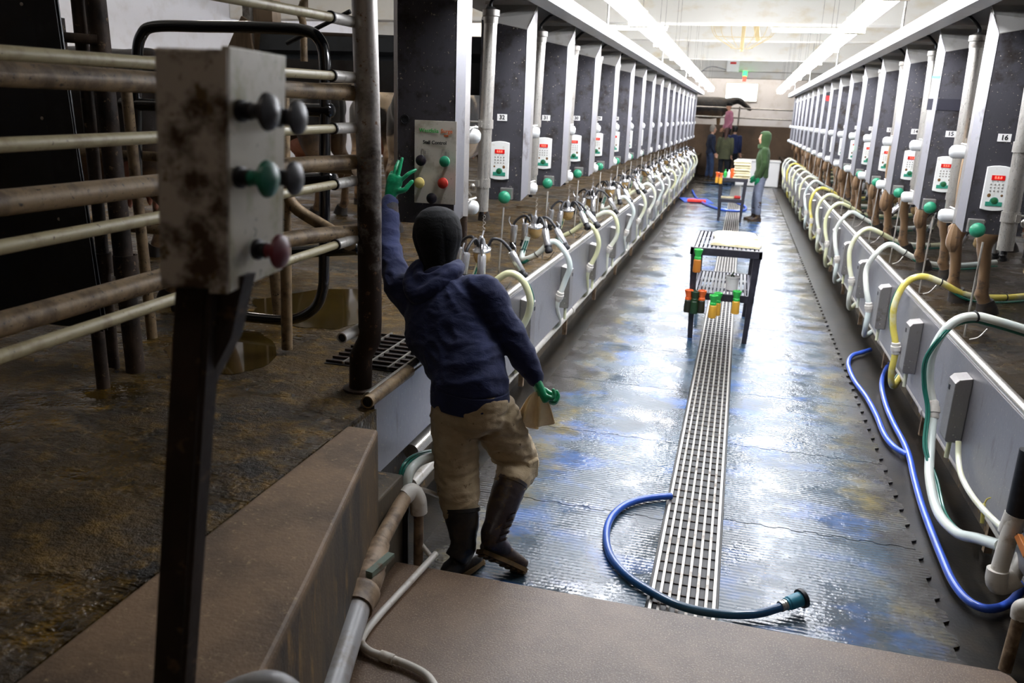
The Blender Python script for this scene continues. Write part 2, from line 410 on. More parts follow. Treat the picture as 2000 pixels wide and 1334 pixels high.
# concrete walls of the pit
def block_mat():
    s = N('stained_side_concrete'); p = s.pos(); x, y, z = s.sep(p)
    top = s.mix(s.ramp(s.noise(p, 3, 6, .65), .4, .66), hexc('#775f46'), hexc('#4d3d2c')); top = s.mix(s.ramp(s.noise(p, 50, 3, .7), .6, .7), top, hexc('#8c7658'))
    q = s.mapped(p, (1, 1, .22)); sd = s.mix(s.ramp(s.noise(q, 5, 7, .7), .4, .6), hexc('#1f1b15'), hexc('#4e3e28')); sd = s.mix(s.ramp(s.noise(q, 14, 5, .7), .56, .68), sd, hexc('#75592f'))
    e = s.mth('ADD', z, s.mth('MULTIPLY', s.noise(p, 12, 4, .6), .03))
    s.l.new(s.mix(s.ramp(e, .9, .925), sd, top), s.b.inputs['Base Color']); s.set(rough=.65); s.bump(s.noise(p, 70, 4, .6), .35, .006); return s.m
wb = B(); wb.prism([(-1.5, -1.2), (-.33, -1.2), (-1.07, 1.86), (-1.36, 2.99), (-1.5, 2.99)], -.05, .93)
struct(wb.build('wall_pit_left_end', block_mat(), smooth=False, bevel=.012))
struct(B().span((-1.9, -1.2, -.06), (-1.66, 34.9, .72)).build('wall_pit_left', M['concrete_dark'], smooth=False))
struct(B().span((1.6, -1.2, -.06), (1.9, 34.9, .72)).build('wall_pit_right', M['concrete_dark'], smooth=False))
struct(B().span((-1.66, 2.9, -.05), (-1.36, 3.27, .6)).build('wall_pit_left_buttress', M['concrete_dark'], smooth=False, bevel=.01))
struct(B().prism([(1.27, -1.2), (1.9, -1.2), (1.9, 3.35), (1.42, 3.35), (1.31, 3.0)], -.05, .5).build('wall_pit_right_end', M['concrete_dark'], smooth=False, bevel=.01))
# shell of the building
struct(B().span((-9.7, -1.4, .7), (-9.5, 38, 4.7)).build('wall_left', M['white'], smooth=False))
struct(B().span((7.5, -1.4, .7), (7.7, 38, 4.7)).build('wall_right', M['white'], smooth=False))
struct(B().span((-9.5, -1.6, 0), (7.5, -1.4, 4.7)).build('wall_back', M['concrete'], smooth=False))
eb = B()
wl, wr, wz0, wz1 = -.95, .42, 2.99, 3.77
eb.span((-9.5, 38, 0), (wl, 38.2, 4.7)); eb.span((wr, 38, 0), (7.5, 38.2, 4.7)); eb.span((wl, 38, 0), (wr, 38.2, wz0)); eb.span((wl, 38, wz1), (wr, 38.2, 4.7))
struct(eb.build('wall_end', M['white'], smooth=False))
wf = B(); w = .05
wf.span((wl, 37.94, wz0), (wl+w, 38.06, wz1)); wf.span((wr-w, 37.94, wz0), (wr, 38.06, wz1)); wf.span((wl+w, 37.94, wz0), (wr-w, 38.06, wz0+w)); wf.span((wl+w, 37.94, wz1-w), (wr-w, 38.06, wz1))
win = struct(wf.build('window_1', M['white_metal'], smooth=False))
B().span((wl+w, 38.0, wz0+w), (wr-w, 38.02, wz1-w)).build('pane', emit('frosted_daylight_pane', '#e2f2f8', 7), win, smooth=False)
struct(B().span((-9.5, -1.4, 4.55), (7.5, 38, 4.7)).build('ceiling', M['ceil'], smooth=False))
for i, (y, zb) in enumerate(((14.4, 3.72), (20.5, 3.98), (26.0, 3.92), (31.0, 3.86), (34.8, 3.8))):
    struct(B().span((-9.5, y, zb), (7.5, y+.35, 4.55)).build('trim_%d' % (i+1), M['beam'], smooth=False, bevel=.02))
# end of the pit: retaining wall and raised deck behind it
struct(B().span((-9.5, 35.2, 0), (7.5, 35.5, 2.02)).build('wall_retaining', M['retain'], smooth=False))
struct(B().span((-9.5, 35.5, 0), (7.5, 38, 1.5)).build('floor_return_alley', M['deck'], smooth=False))
struct(B().span((-9.5, 34.9, -.06), (7.5, 35.2, 0)).build('floor_end', M['subfloor'], smooth=False))
# steel curbs edging both decks
def curb(x, m, y0, y1, zb, label, name='pit_curb_panel'):
    t = thing(name, label, 'curb panel', (x, y0, zb))
    B().span((x, y0, zb), (x-m*.02, y1, .935)).build('panel', M['steel_curb'], t, smooth=False)
    b = B(); b.span((x-m*.0, y0, .895), (x+m*.05, y1, .94)); b.build('top_ledge', M['steel_curb'], t, smooth=False)
    b = B(); b.cyl((x+m*.012, y0, .953), (x+m*.012, y1, .953), .027, n=12); b.build('rolled_rim', M['pipe_steel'], t)
    return t
curb(-1.53, -1, 3.28, 4.6, .56, 'short battered steel curb panel between gate post and left pit')
curb(-1.53, -1, 4.6, Y_END, .33, 'long stainless curb panel under the left row of stalls')
curb(1.44, 1, 3.75, Y_END, .33, 'long stainless curb panel under the right row of stalls')
# drain
dr = thing('drain_grate', 'long steel bar grate over the centre drain of the blue floor', 'drain grate', (-.045, 3.2, 0))
b = B(); b.span((-.2, 3.0, -.02), (-.185, 31, .004)); b.span((.095, 3.0, -.02), (.11, 31, .004)); b.build('frame', M['pipe_steel'], dr, smooth=False)
for i in range(6):
    xx = -.185+.28*(i+.72)/6.4
    B().span((xx-.007, 3.0, -.018), (xx+.007, 31, .002)).build('bar', M['galv'], dr, smooth=False)
b = B(); y = 3.05
while y < 24: b.span((-.19, y, -.016), (.1, y+.006, -.008)); y += .1
tag(b.build('cross_rods', M['rusty'], dr, smooth=False), kind='stuff')
struct(B().span((-.21, 2.9, -.0137), (.12, 31.2, -.013)).build('floor_drain_channel', simple('black_drain', '#0b0a09', .5), smooth=False))
# overhead channels that carry the stalls
for x0, x1, side in ((-1.555, -1.40, 'left'), (1.28, 1.42, 'right')):
    t = thing('overhead_channel', 'white overhead channel running above the %s row of cabinets' % side, 'channel', ((x0+x1)/2, 4, 2.997))
    B().span((x0, 2.9, 2.997), (x1, Y_END, 3.105)).build('beam', M['white_metal'], t, smooth=False, bevel=.006)
    for yy in (3.6, 9, 15, 21, 27): B().cyl(((x0+x1)/2, yy, 3.1), ((x0+x1)/2, yy, 4.56), .012, n=8).build('hanger', M['galv'], t)
    xo = x0-.75 if side == 'left' else x1
    B().span((xo, 2.9, 3.07), (xo+.75, Y_END, 3.09)).build('cover_sheet', M['grey_sheet'], t, smooth=False)
# fluorescent fixtures
M['tube'] = emit('lit_tube', '#f4f7ff', 21)
M['diffuser'] = emit('lit_diffuser', '#f4f7ff', 48)
M['fix'] = simple('fixture_body', '#ddd6c4', .45, 0, '#a8875a', 5, .6, .8)
def fixture(x, z, y0, y1, label):
    t = thing('fluorescent_fixture', label, 'light', (x, y0, z), 'fluorescent fixtures above the pit edges')
    B().span((x-.075, y0, z+.03), (x+.075, y1, z+.075)).build('housing', M['fix'], t, smooth=False, bevel=.008)
    for yy in (y0+.3, y1-.3): B().cyl((x, yy, z+.07), (x, yy, 4.56), .003, n=5).build('hanger', M['galv'], t)
    b = B(); c = []
    n = 10
    c = [(x-.095, z+.035)]+[(x-.095+.19*i/n, z-.01-.075*math.sin(PI*i/n)**.6) for i in range(n+1)]+[(x+.095, z+.035)]
    b.rings([[V((a, yy, q)) for a, q in c] for yy in (y0+.02, y1-.02)])
    b.build('diffuser', M['diffuser'], t)
    for yy in (y0, y1-.02): B().span((x-.095, yy, z-.09), (x+.095, yy+.02, z+.06)).build('end_cap', M['fix'], t, smooth=False)
words_n = ['nearest', 'second', 'third', 'fourth', 'fifth', 'sixth', 'seventh', 'eighth', 'ninth', 'tenth', 'eleventh', 'twelfth', 'thirteenth', 'fourteenth', 'fifteenth', 'farthest']
for side, x, ys in (('left', -1.17, 4.1), ('right', .98, 4.5)):
    L = 2.5; k = 0; y = ys
    while y < 28.2:
        y1 = min(y+L, 28.6)
        z = 3.23-.0022*(y-5)
        fixture(x, z, y, y1-.06, '%s glowing fluorescent fixture of the %s row over the pit' % (words_n[k], side)); k += 1; y += L
for i, (x, y, rz) in enumerate(((-2.3, 17.4, 0), (.95, 17.5, 0), (-2.3, 23.2, 0), (.95, 23.2, 0), (-2.3, 28.6, 0), (.95, 28.6, 0), (-2.3, 33, 0), (.95, 33, 0))):
    t = thing('ceiling_fixture', 'bright cross-wise ceiling fixture in the %s bay beyond the big beam, on the %s' % (('first', 'second', 'third', 'last')[i//2], ('left', 'right')[i % 2]), 'light', (x, y, 4.2))
    hz = 0 if y < 20 else .42  # fixtures past the first bay are unseen, added to light the far end
    B().span((x-.65, y-.09, 3.96+hz), (x+.65, y+.09, 4.04+hz)).build('housing', M['fix'], t, smooth=False)
    for xx in (x-.5, x+.5): B().cyl((xx, y, 4.03+hz), (xx, y, 4.56), .006, n=6).build('hanger', M['galv'], t)
    B().span((x-.62, y-.07, 3.9+hz), (x+.62, y+.07, 3.96+hz)).build('diffuser', M['diffuser'], t, smooth=False)
# lamps out of view; the end-wall pair is added to brighten that wall
for i, (x, y) in enumerate(((-6.2, 9.5), (-5.5, 3.0), (4.6, 9), (4.6, 19), (-6.2, 20), (-.4, -.2), (-1.4, 36.4), (1.0, 36.4))):
    t = thing('barn_lamp', 'ceiling lamp over the %s' % ('holding pen', 'pen entrance', 'right stalls near', 'right stalls far', 'holding pen far end', 'stairs behind the viewer', 'end wall on the left', 'end wall on the right')[i], 'light', (x, y, 4.4))
    B().span((x-.65, y-.1, 4.42), (x+.65, y+.1, 4.54)).build('housing', M['fix'], t, smooth=False)
    B().span((x-.05, y-.05, 4.53), (x+.05, y+.05, 4.56)).build('mount', M['fix'], t, smooth=False)
    B().span((x-.62, y-.08, 4.36), (x+.62, y+.08, 4.42)).build('diffuser', emit('pen_lamp', '#fff4e6', (85, 1., 8, 8, 40, 9, 60, 60)[i]), t, smooth=False)
wld = bpy.data.worlds.new('world'); bpy.context.scene.world = wld; wld.use_nodes = True
wld.node_tree.nodes['Background'].inputs[0].default_value = (.5, .55, .6, 1); wld.node_tree.nodes['Background'].inputs[1].default_value = .03
# ================================================================== STALL EQUIPMENT
M['hood'] = simple('white_hood', '#d9d6d0', .55, .1, '#b0a898', 6, .55, .75)
K = .9                                    # the stall hardware stands a little inside the decks
def KZ(z): return CAMZ+(z-CAMZ)*K
S_ = 1.505; N_ST = 16
YR = 6.9*K; YL = 7.05*K; XR = 1.6*K; XL = -1.75*K
def numM(c, m, size=1.):   # text plane facing -y, upright
    return Matrix.Translation(c) @ Matrix.Rotation(PI/2, 4, 'X')
def cabinet_proto(m, du, label_mat=None):
    """m: +1 right row, -1 left row.  local: u away from the pit, v along it"""
    W = lambda u, v, z: V((m*u, v, z))
    t = thing('stall_cabinet', 'x', 'stall cabinet'); t['_o'] = (0, 0, 0)
    A, Bq, Cq, D, E = (.035, .055), (.085, 0), (.47, -.03), (.47, .2), (.045, .2)
    b = B()
    zb = 1.50
    # inner shell behind the face
    low = [W(A[0]+.002, A[1], zb+.05), W(Bq[0], Bq[1]+.004, zb), W(Cq[0], Cq[1]+.004, zb), W(D[0], D[1], zb), W(E[0], E[1], zb+.03)]
    top = [W(A[0]+.002, A[1], 3.03), W(Bq[0], Bq[1]+.004, 2.90), W(Cq[0], Cq[1]+.004, 2.97), W(D[0], D[1], 3.1), W(E[0], E[1], 3.1)]
    b.rings([low, top]); b.build('housing', M['steel_box'], t, smooth=False)
    def sheet(name, pts, mat, th, nrm):
        bb = B(); bb.extr(pts, V(nrm)*th); return bb.build(name, mat, t, smooth=False)
    nf = V((0, -1, 0)); 
    sheet('front_panel', [W(Bq[0], Bq[1], zb-.01), W(Cq[0], Cq[1], zb-.01), W(Cq[0], Cq[1], 2.98), W(Bq[0], Bq[1], 2.905)], M['steel_face'], .006, nf)
    ns = V((-m*.72, -.69, 0))
    sheet('edge_strip', [W(A[0], A[1], zb+.045), W(Bq[0]-.004, Bq[1]-.004, zb-.01), W(Bq[0]-.004, Bq[1]-.004, 2.905), W(A[0], A[1], 3.04)], M['steel'], .006, ns)
    sheet('hood', [W(Bq[0]-.004, Bq[1]-.006, 2.905), W(Cq[0], Cq[1]-.006, 2.98), W(Cq[0], .14, 3.12), W(A[0]-.01, .14, 3.12), W(A[0], A[1], 3.04)], M['hood'], .006, (0, -.3, .9))
    b = B(); b.box(W(.24, .135, 3.13), (.5, .03, .03)); b.build('top_rail', M['white_metal'], t, smooth=False)
    for z in (2.07, 1.575):
        b = B(); ax = W(-1, 0, 0)
        b.lathe(W(.12 if m > 0 else .17, .36, z), ax, [(0, .05), (.115, .052), (.135, .045), (.148, .028), (.152, .004)], 16)
        c = b.build('milk_canister', M['can'], t)
        b = B(); b.cyl(W(.07, .27, z+.06), W(.07, .45, z+.06), .008, n=6); b.build('bracket_pin', M['pipe_steel'], c)
    return t
def keypad(t, m, u, z=1.83, far=False):
    W = lambda a, v, q: V((m*a, v, q))
    b = B(); pts = []
    w, h = .082, .165
    o = [(-w, -h+.012), (-w*.5, -h+.003), (0, -h), (w*.5, -h+.003), (w, -h+.012), (w, h-.012), (w*.5, h-.003), (0, h), (-w*.5, h-.003), (-w, h-.012)]
    yv = lambda uu: -.006-(uu-.095)*.08-.004
    b.extr([W(u+a, yv(u)-.0, z+c) for a, c in o], (0, -.024, 0))
    k = b.build('keypad', M['keypad'], t, smooth=False, bevel=.004)
    f = yv(u)-.0265
    b = B(); b.box(W(u, f, z+.078), (.088, .005, .034)); d = b.build('display', M['led'], k, smooth=False)
    if not far:
        text_mesh('display_digits', '8.8.8', .026, Matrix.Translation(W(u, f-.003, z+.078)) @ Matrix.Rotation(PI/2, 4, 'X'), M['led_txt'], k, (0, 0, 0))
    b = B()
    for r in range(3):
        for c in range(4): b.ell(W(u-.039+c*.026, f+.001, z+.03-r*.024), (.007, .004, .007), 8, 5)
    for c in range(3): b.ell(W(u-.032+c*.032, f+.001, z+.05), (.004, .003, .003), 6, 4)
    tag(b.build('key_buttons', M['keypad_btn'], k))
    b = B(); b.ell(W(u+m*.0-.04, f+.002, z-.052), (.013, .002, .015), 10, 5); b.ell(W(u+.045, f+.002, z-.05), (.009, .002, .009), 8, 5)
    b.build('dirt_spot', simple('brown_smear', '#6d4c22', .6), k)
    b = B(); b.box(W(u, f, z-.113), (.112, .004, .03)); b.lathe(W(u, f+.002, z-.093), (0, -1, 0), [(0, .03), (.003, .03)], 16); b.build('button_surround', M['teal_ink'], k, smooth=False)
    b = B(); b.lathe(W(u, f, z-.09), (0, -1, 0), [(0, .022), (.006, .022), (.009, .014), (.01, .002)], 16); b.build('start_button', M['dkgreen'], k)
def knob(t, m, u, z, v0=-.008, r=.056, mat='green'):
    W = lambda a, v, q: V((m*a, v, q))
    b = B(); b.box(W(u, v0-.03, z+.02), (.11, .05, .1)); b.cyl(W(u, v0-.05, z), W(u, v0-.085, z-.004), .022, n=12)
    br = b.build('knob_bracket', M['steel_box'], t, smooth=False, bevel=.006)
    b = B(); b.lathe(W(u, v0-.075, z-.003), (0, -1, -.08), [(0, .03), (.012, r*.9), (.03, r), (.05, r*.9), (.066, r*.62), (.073, .01)], 20)
    b.build('knob', M[mat], t)
PR = {}
for m, side, du in ((1, 'right', 0.), (-1, 'left', .03)):
    t = cabinet_proto(m, du)
    keypad(t, m, .24+du); knob(t, m, .15+du*1.6, 1.53)
    PR[side] = t
def place_cab(proto, first, x, y):
    o = proto if first else copy_tree(proto)
    o.location = (x, y, CAMZ*(1-K)); o.scale = (K, K, K); return o
def number_plate(t, m, u, num, z=2.193):
    yv = -.006-(u-.095)*.08-.004
    b = B(); b.box(V((m*u, yv-.002, z)), (.088, .004, .056)); q = b.build('number_plate', M['sign_white'], t, smooth=False, local=True)
    text_mesh('number', str(num), .05, Matrix.Translation((m*u, yv-.0055, z)) @ Matrix.Rotation(PI/2, 4, 'X'), M['ink'], q, (0, 0, 0), bold=.0012)
for o in bpy.data.objects:
    if o.parent: KIDS.setdefault(o.parent.name, []).append(o)
ord_n = words_n
CABS = {}
for side, m, X0, Y0, num0, du in (('right', 1, XR, YR, 16, 0), ('left', -1, XL, YL, 32, .03)):
    for i in range(N_ST):
        num = num0-i
        o = place_cab(PR[side], i == 0, X0, Y0+i*S_); CABS[num] = o
        extra = {15: ', wrapped with a dark band', 8: ', marked with red tape near its top', 16: ', nearest of the right row'}.get(num, '')
        tag(o, 'stainless stall cabinet numbered %d in the %s row%s' % (num, side, extra), 'stall cabinet', 'stall cabinets of the %s row' % side)
for side, m, num0, du in (('right', 1, 16, 0), ('left', -1, 32, .03)):
    for i in range(N_ST): number_plate(CABS[num0-i], m, .24+du-.005, num0-i)
t = CABS[15]
b = B(); b.extr([V((.02-.004, .08-.008, 2.40)), V((.09, -.014, 2.40)), V((.09, -.014, 2.50)), V((.016, .072, 2.50))], (-.003, -.003, 0)); b.extr([V((.09, -.014, 2.4)), V((.472, -.045, 2.4)), V((.472, -.045, 2.5)), V((.09, -.014, 2.5))], (0, -.003, 0)); b.build('dark_band', M['tape'], t, smooth=False, local=True)
b = B(); b.extr([V((.018, .065, 2.68)), V((.075, -.0, 2.675)), V((.075, -.0, 2.70)), V((.018, .065, 2.70))], (-.004, -.004, 0)); b.build('blue_tape', M['blue_tape'], t, smooth=False, local=True)
b = B(); b.box(V((.26, -.03, 2.78)), (.33, .012, .11)); b.build('red_tape', M['red_tape'], CABS[8], smooth=False, local=True)
b = B(); b.box(V((.02, .06, 1.9)), (.05, .02, .06)); b.build('green_lamp', emit('lit_green', '#50ff50', 3), CABS[12], smooth=False, local=True)

# ---- the stall control cabinet, first of the left row
t = cabinet_proto(-1, 0); t.name = 'stall_control_cabinet'; t.location = (XL, YL-S_-.1, CAMZ*(1-K)); t.scale = (K, K, K); t['_o'] = (0, 0, 0)
tag(t, 'stainless stall control cabinet with white panel of five coloured knobs, nearest of the left row', 'control cabinet')
w = lambda u, v, z: V((-u, v, z))
b = B(); b.extr([w(.06, -.02, 1.63), w(.345, -.045, 1.63), w(.345, -.045, 2.17), w(.06, -.02, 2.17)], (0, -.006, 0)); pp = b.build('control_panel', M['plate'], t, smooth=False, bevel=.002)
TM = lambda u, z: Matrix.Translation(w(u, -.036-(u-.06)*.088+.004, z)) @ Matrix.Rotation(PI/2, 4, 'X')
text_mesh('logo_text', 'Westfalia', .036, TM(.245, 2.105), M['green_ink'], pp, (0, 0, 0), bold=.0006)
text_mesh('logo_text', 'Surge', .036, TM(.125, 2.105), M['orange_ink'], pp, (0, 0, 0), bold=.0006)
text_mesh('panel_title', 'Stall Control', .032, TM(.205, 2.03), M['ink'], pp, (0, 0, 0), bold=.0008)
b = B(); b.tube([w(.19, -.034, 2.135), w(.14, -.03, 2.148), w(.09, -.027, 2.125), w(.082, -.026, 2.09), w(.1, -.028, 2.07)], .0018, 5); b.build('logo_swoosh', M['green_ink'], pp)
b = B(); b.box(w(.13, -.033, 2.077), (.03, .003, .012)); b.build('logo_mark', M['orange_ink'], pp, smooth=False)
b = B()
for u in (.27, .13):
    for k in range(4):
        dx, dz, sx, sz = ((0, .022, .05, .0025), (0, -.022, .05, .0025), (.025, 0, .0025, .045), (-.025, 0, .0025, .045))[k]
        b.box(w(u+dx, -.034-(u-.06)*.088+.004, 1.965+dz), (sx, .002, sz))
    b.box(w(u, -.034-(u-.06)*.088+.004, 1.965), (.014, .002, .022))
b.build('gate_symbols', M['keypad_btn'], pp, smooth=False)
for u, z, mt in ((.275, 1.915, 'black_knob'), (.115, 1.915, 'green'), (.285, 1.77, 'yellow_knob'), (.125, 1.775, 'red_knob'), (.2, 1.672, 'black_knob')):
    v0 = -.03-(u-.06)*.088; v1 = v0-.045
    b = B(); b.cyl(w(u, v0, z), w(u, v1, z), .012, n=10); b.build('knob_stem', M['black'], t)
    b = B(); b.lathe(w(u, v1+.006, z), (0, -1, 0), [(0, .013), (.008, .026), (.018, .036), (.03, .035), (.038, .024), (.042, .006)], 20); b.build('knob', M[mt], t)
b = B(); b.lathe(w(.42, -.036, 2.17), (0, -1, 0), [(0, .032), (.004, .032), (.004, .024), (-.002, .022)], 18); b.build('grommet_hole', M['black'], t)
b = B(); b.extr([w(.47, -.036, 1.49), w(.52, .02, 1.49), w(.52, .02, 3.0), w(.47, -.036, 2.98)], (0, -.005, 0)); b.build('side_flange', M['steel_box'], t, smooth=False)

# ---- retractor cylinders
def cylinder_proto(m):
    W = lambda u, v, z: V((m*u, v, z))
    t = thing('retractor_cylinder', 'x', 'cylinder'); t['_o'] = (0, 0, 0)
    a, c = (W(.21, -.5, 2.96), W(.245, -.5, 1.44)) if m > 0 else (W(.245, -.5, 2.96), W(.28, -.5, 1.44))
    P = lambda z: a+(c-a)*((2.96-z)/1.52)
    b = B(); b.cyl(a, c, .052, n=20); b.build('tube', M['pipe_steel'], t)
    b = B(); b.lathe(P(2.95), (0, 0, 1), [(-.05, .056), (0, .058), (.005, .068), (.05, .068), (.055, .05), (.075, .02)], 20); b.build('top_cap', M['galv'], t)
    b = B(); b.tube([P(3.0), P(3.0)+W(.0, 0, .06), P(3.0)+W(-.06, .05, .14), P(3.0)+W(-.1, .2, .2)], .014, 8); b.build('air_hose', M['black'], t)
    for z in (2.14, 1.67):
        b = B(); b.lathe(P(z), (0, 0, 1), [(-.035, .0525), (-.035, .06), (.035, .06), (.035, .0525)], 20, cap=False); b.box(P(z)+W(.03, -.06, 0), (.03, .03, .05)); cl = b.build('clamp', M['pipe_steel'], t)
        b = B(); b.tube([P(z)+W(.03, -.05, .015), P(z)+W(.12, -.06, .015), P(z)+W(.155, -.06, .0), P(z)+W(.155, -.06, -.1)], .009, 8)
        b.cyl(P(z)+W(.08, -.07, -.1), P(z)+W(.25, .3, -.1), .009, n=8); b.ell(P(z)+W(.1, .03, -.04), (.022, .022, .03), 10, 7); b.build('bracket_rod', M['pipe_steel'], cl)
    b = B(); b.cyl(c, c+V((0, 0, -.03)), .02, n=10); b.build('end_fitting', M['black'], t)
    return t
# ---- milking clusters, hung in the left row
def cluster_proto(var):
    t = thing('milking_cluster', 'x', 'milking cluster'); t['_o'] = (0, 0, 0)
    r = random.Random(var)
    # origin: end of the cylinder
    b = B(); z = 0.
    for k in range(5): b.tube([V((.0, 0, z)), V((.008*(1-2*(k % 2)), .006, z-.012)), V((0, 0, z-.026)), V((-.006, -.006, z-.012))], .0022, 5, closed=True); z -= .022
    b.build('chain', M['galv'], t)
    cz = -.26
    M3 = Matrix.Rotation(.35, 3, 'X')
    b = B(); b.lathe((0, 0, cz-.085), (0, -.25, 1), [(0, .012), (.006, .035), (.03, .056), (.07, .062), (.1, .058), (.11, .04), (.115, .01)], 18); b.build('claw_bowl', M['claw'], t)
    b = B(); b.lathe((0, -.02, cz+.012), (0, -.25, 1), [(0, .064), (.012, .066), (.018, .05), (.05, .03), (.08, .026), (.11, .01)], 16); b.cyl((0, -.03, cz+.1), (0, 0, z), .006, n=6); b.build('claw_top', M['shell'], t)
    if var == 0: dirs = [((.75, -.35), .75), ((.45, -.75), .6), ((-.8, -.1), .05), ((-.45, .6), .1)]
    elif var == 1: dirs = [((.8, -.3), 1.0), ((.62, -.62), .95), ((-.75, -.5), .1), ((-.2, -.8), .25)]
    else: dirs = [((.3, -.8), .3), ((-.2, -.8), .25), ((.85, .1), .6), ((-.85, .0), .1)]
    for (dx, dy), lean in dirs:
        d = V((dx, dy, 0)).normalized()
        s0 = V((0, -.02, cz+.05))+d*.045
        top = V((0, 0, cz+.09))+d*.13
        e0 = V((0, 0, cz+.02))+d*(.18+.03*lean)
        ax = (V((0, 0, -1))+d*lean).normalized()
        b = B(); b.tube([s0, s0+d*.03+V((0, 0, .05)), top, e0+ax*(-.02), e0+ax*.02], .0115, 8); tb = b.build('short_milk_tube', M['black'], t)
        b = B(); b.lathe(e0, ax, [(0, .017), (.006, .027), (.02, .0295), (.15, .0295), (.156, .026)], 14); cu = b.build('teat_cup', M['shell'], t)
        b = B(); b.lathe(e0+ax*.15, ax, [(0, .03), (.012, .031), (.014, .027), (.03, .027), (.032, .033), (.05, .034), (.06, .028), (.061, .016), (.04, .014)], 14, cap=False); b.build('liner_mouth', M['black'], cu)
        b = B(); b.tube([e0+ax*.02+d*.02, e0-ax*.03+d*.05, e0-ax*.07+d*.045], .006, 6); b.build('pulse_nipple', M['shell'], cu)
    return t
PROTO_CYL = {1: cylinder_proto(1), -1: cylinder_proto(-1)}
PROTO_CL = [cluster_proto(0), cluster_proto(1), cluster_proto(2)]
KIDS.clear()
for o in bpy.data.objects:
    if o.parent: KIDS.setdefault(o.parent.name, []).append(o)
used = set()
for side, m, X0, Y0, num0 in (('right', 1, XR, YR, 16), ('left', -1, XL, YL, 32)):
    for i in range(N_ST):
        p = PROTO_CYL[m]; o = p if i == 0 else copy_tree(p)
        o.location = (X0, Y0+i*S_, CAMZ*(1-K)); o.scale = (K, K, K)
        tag(o, 'upright steel retractor cylinder in front of %s-row cabinet %d' % (side, num0-i), 'cylinder', 'retractor cylinders of the %s row' % side)
for i in range(N_ST):
    v = (2, 0, 1)[i % 3]; p = PROTO_CL[v]; o = p if v not in used else copy_tree(p); used.add(v)
    y = YL+i*S_-.5*K
    o.location = (XL-.28*K+(.06 if i else .02), y, KZ(1.41)); o.rotation_euler = (0, 0, (-.1, .0, .15)[i % 3]+.12*math.sin(i*2.1)); o.scale = (1.08,)*3
    tag(o, 'idle milking cluster with four teat cups hanging below cabinet %d' % (32-i), 'milking cluster', 'idle milking clusters of the left row')

# ---- hoses over the curbs
def hose_proto(m, mat, main, joint, jit):
    t = thing('milk_hose', 'x', 'hose'); t['_o'] = (0, 0, 0)
    W = lambda u, v, z: V((m*u, v, z))
    P = [W(a, b_, c) for a, b_, c in main]
    b = B(); b.tube(P, .026, 12, 7); b.build('hose', M[mat], t)
    for k in (-.010, .010):
        Q = [p+V((m*.0+k, .034 if i > 2 else -.034, -.012 if i <= 2 else 0.))+(V((0, 0, -.02)) if i < 3 else V((m*.01*jit, .03*math.sin(i*1.3+jit), 0))) for i, p in enumerate(P)]
        b = B(); b.tube(Q, .0075, 7, 6); b.build('pulse_tube', M['hose_green'], t)
    for i in (1, 3):
        d = (P[i+1]-P[i]).normalized(); b = B(); b.lathe(P[i], d, [(-.004, .03), (-.004, .034), (.004, .034), (.004, .03)], 12, cap=False); b.build('cable_tie', M['black'], t)
    j = P[joint]; d = (P[joint+1]-P[joint-1]).normalized()
    b = B(); b.lathe(j, d, [(-.05, .028), (-.045, .034), (-.02, .034), (-.018, .04), (.018, .04), (.02, .033), (.045, .033), (.05, .028)], 14); b.build('coupling', M['pvc'], t)
    return t
R_main = lambda k: [(1.15, .5, .96), (.75, .25, .935), (.42, .06, .965), (.2, .0, 1.06), (.05, -.02, 1.11+.02*k), (-.06, -.03, 1.03), (-.115, -.02+.05*k, .86), (-.10, -.04, .68), (-.055, -.06, .50), (-.05, -.03, .28), (.0, .12+.1*k, .14), (.12, .3, .2), (.3, .34, .25)]
L_main = lambda k: [(.30, .17, 1.13), (.33, .13, 1.0), (.31, .06, .935), (.17, .01, 1.0), (.03, 0, 1.10+.03*k), (-.08, 0, 1.06), (-.14, .02, .92), (-.12+.02*k, .05, .78), (-.05, .06, .62), (-.02, .1, .5), (-.0, .25+.1*k, .3), (.1, .4, .22), (.3, .44, .25)]
HP = {}
for m, f in ((1, R_main), (-1, L_main)):
    HP[m] = [hose_proto(m, mt, f(k), 8, k) for mt, k in (('hose_cream', 0.), ('hose_white', 1.), ('hose_yellow' if m > 0 else 'hose_cream', -.6))]
CB = {}
for m in (1, -1):
    t = thing('control_box', 'x', 'control box'); t['_o'] = (0, 0, 0); W = lambda u, v, z: V((m*u, v, z))
    b = B(); sec = [W(0, 0, 0), W(-.085, 0, 0), W(-.09, 0, .02), W(-.09, 0, .36), W(-.07, 0, .385), W(0, 0, .4)]
    b.extr(sec, (0, .15, 0)); b.build('housing', M['steel_box'], t, smooth=False, bevel=.006)
    b = B(); b.box(W(-.0915, .11, .31), (.003, .03, .03)); b.build('latch_slot', M['black'], t, smooth=False)
    b = B()
    for z in (.05, .1): b.ell(W(-.05, -.001, z), (.005, .003, .005), 8, 5)
    b.build('rivet', M['pipe_steel'], t)
    b = B(); b.cyl(W(-.045, .07, .0), W(-.045, .07, -.12), .014, n=10); b.build('outlet_pipe', M['hose_cream'], t)
    CB[m] = t
SR = thing('support_rod', 'x', 'rod'); b = B(); b.cyl((0, 0, 0), (.03, .1, .62), .007, n=6); b.build('rod', M['galv'], SR); b = B(); b.tube([(.02, -.06, 0), (.06, -.1, .03), (.1, -.1, .09)], .006, 6); b.build('hook', M['galv'], SR)
KIDS.clear()
for o in bpy.data.objects:
    if o.parent: KIDS.setdefault(o.parent.name, []).append(o)
used = set()
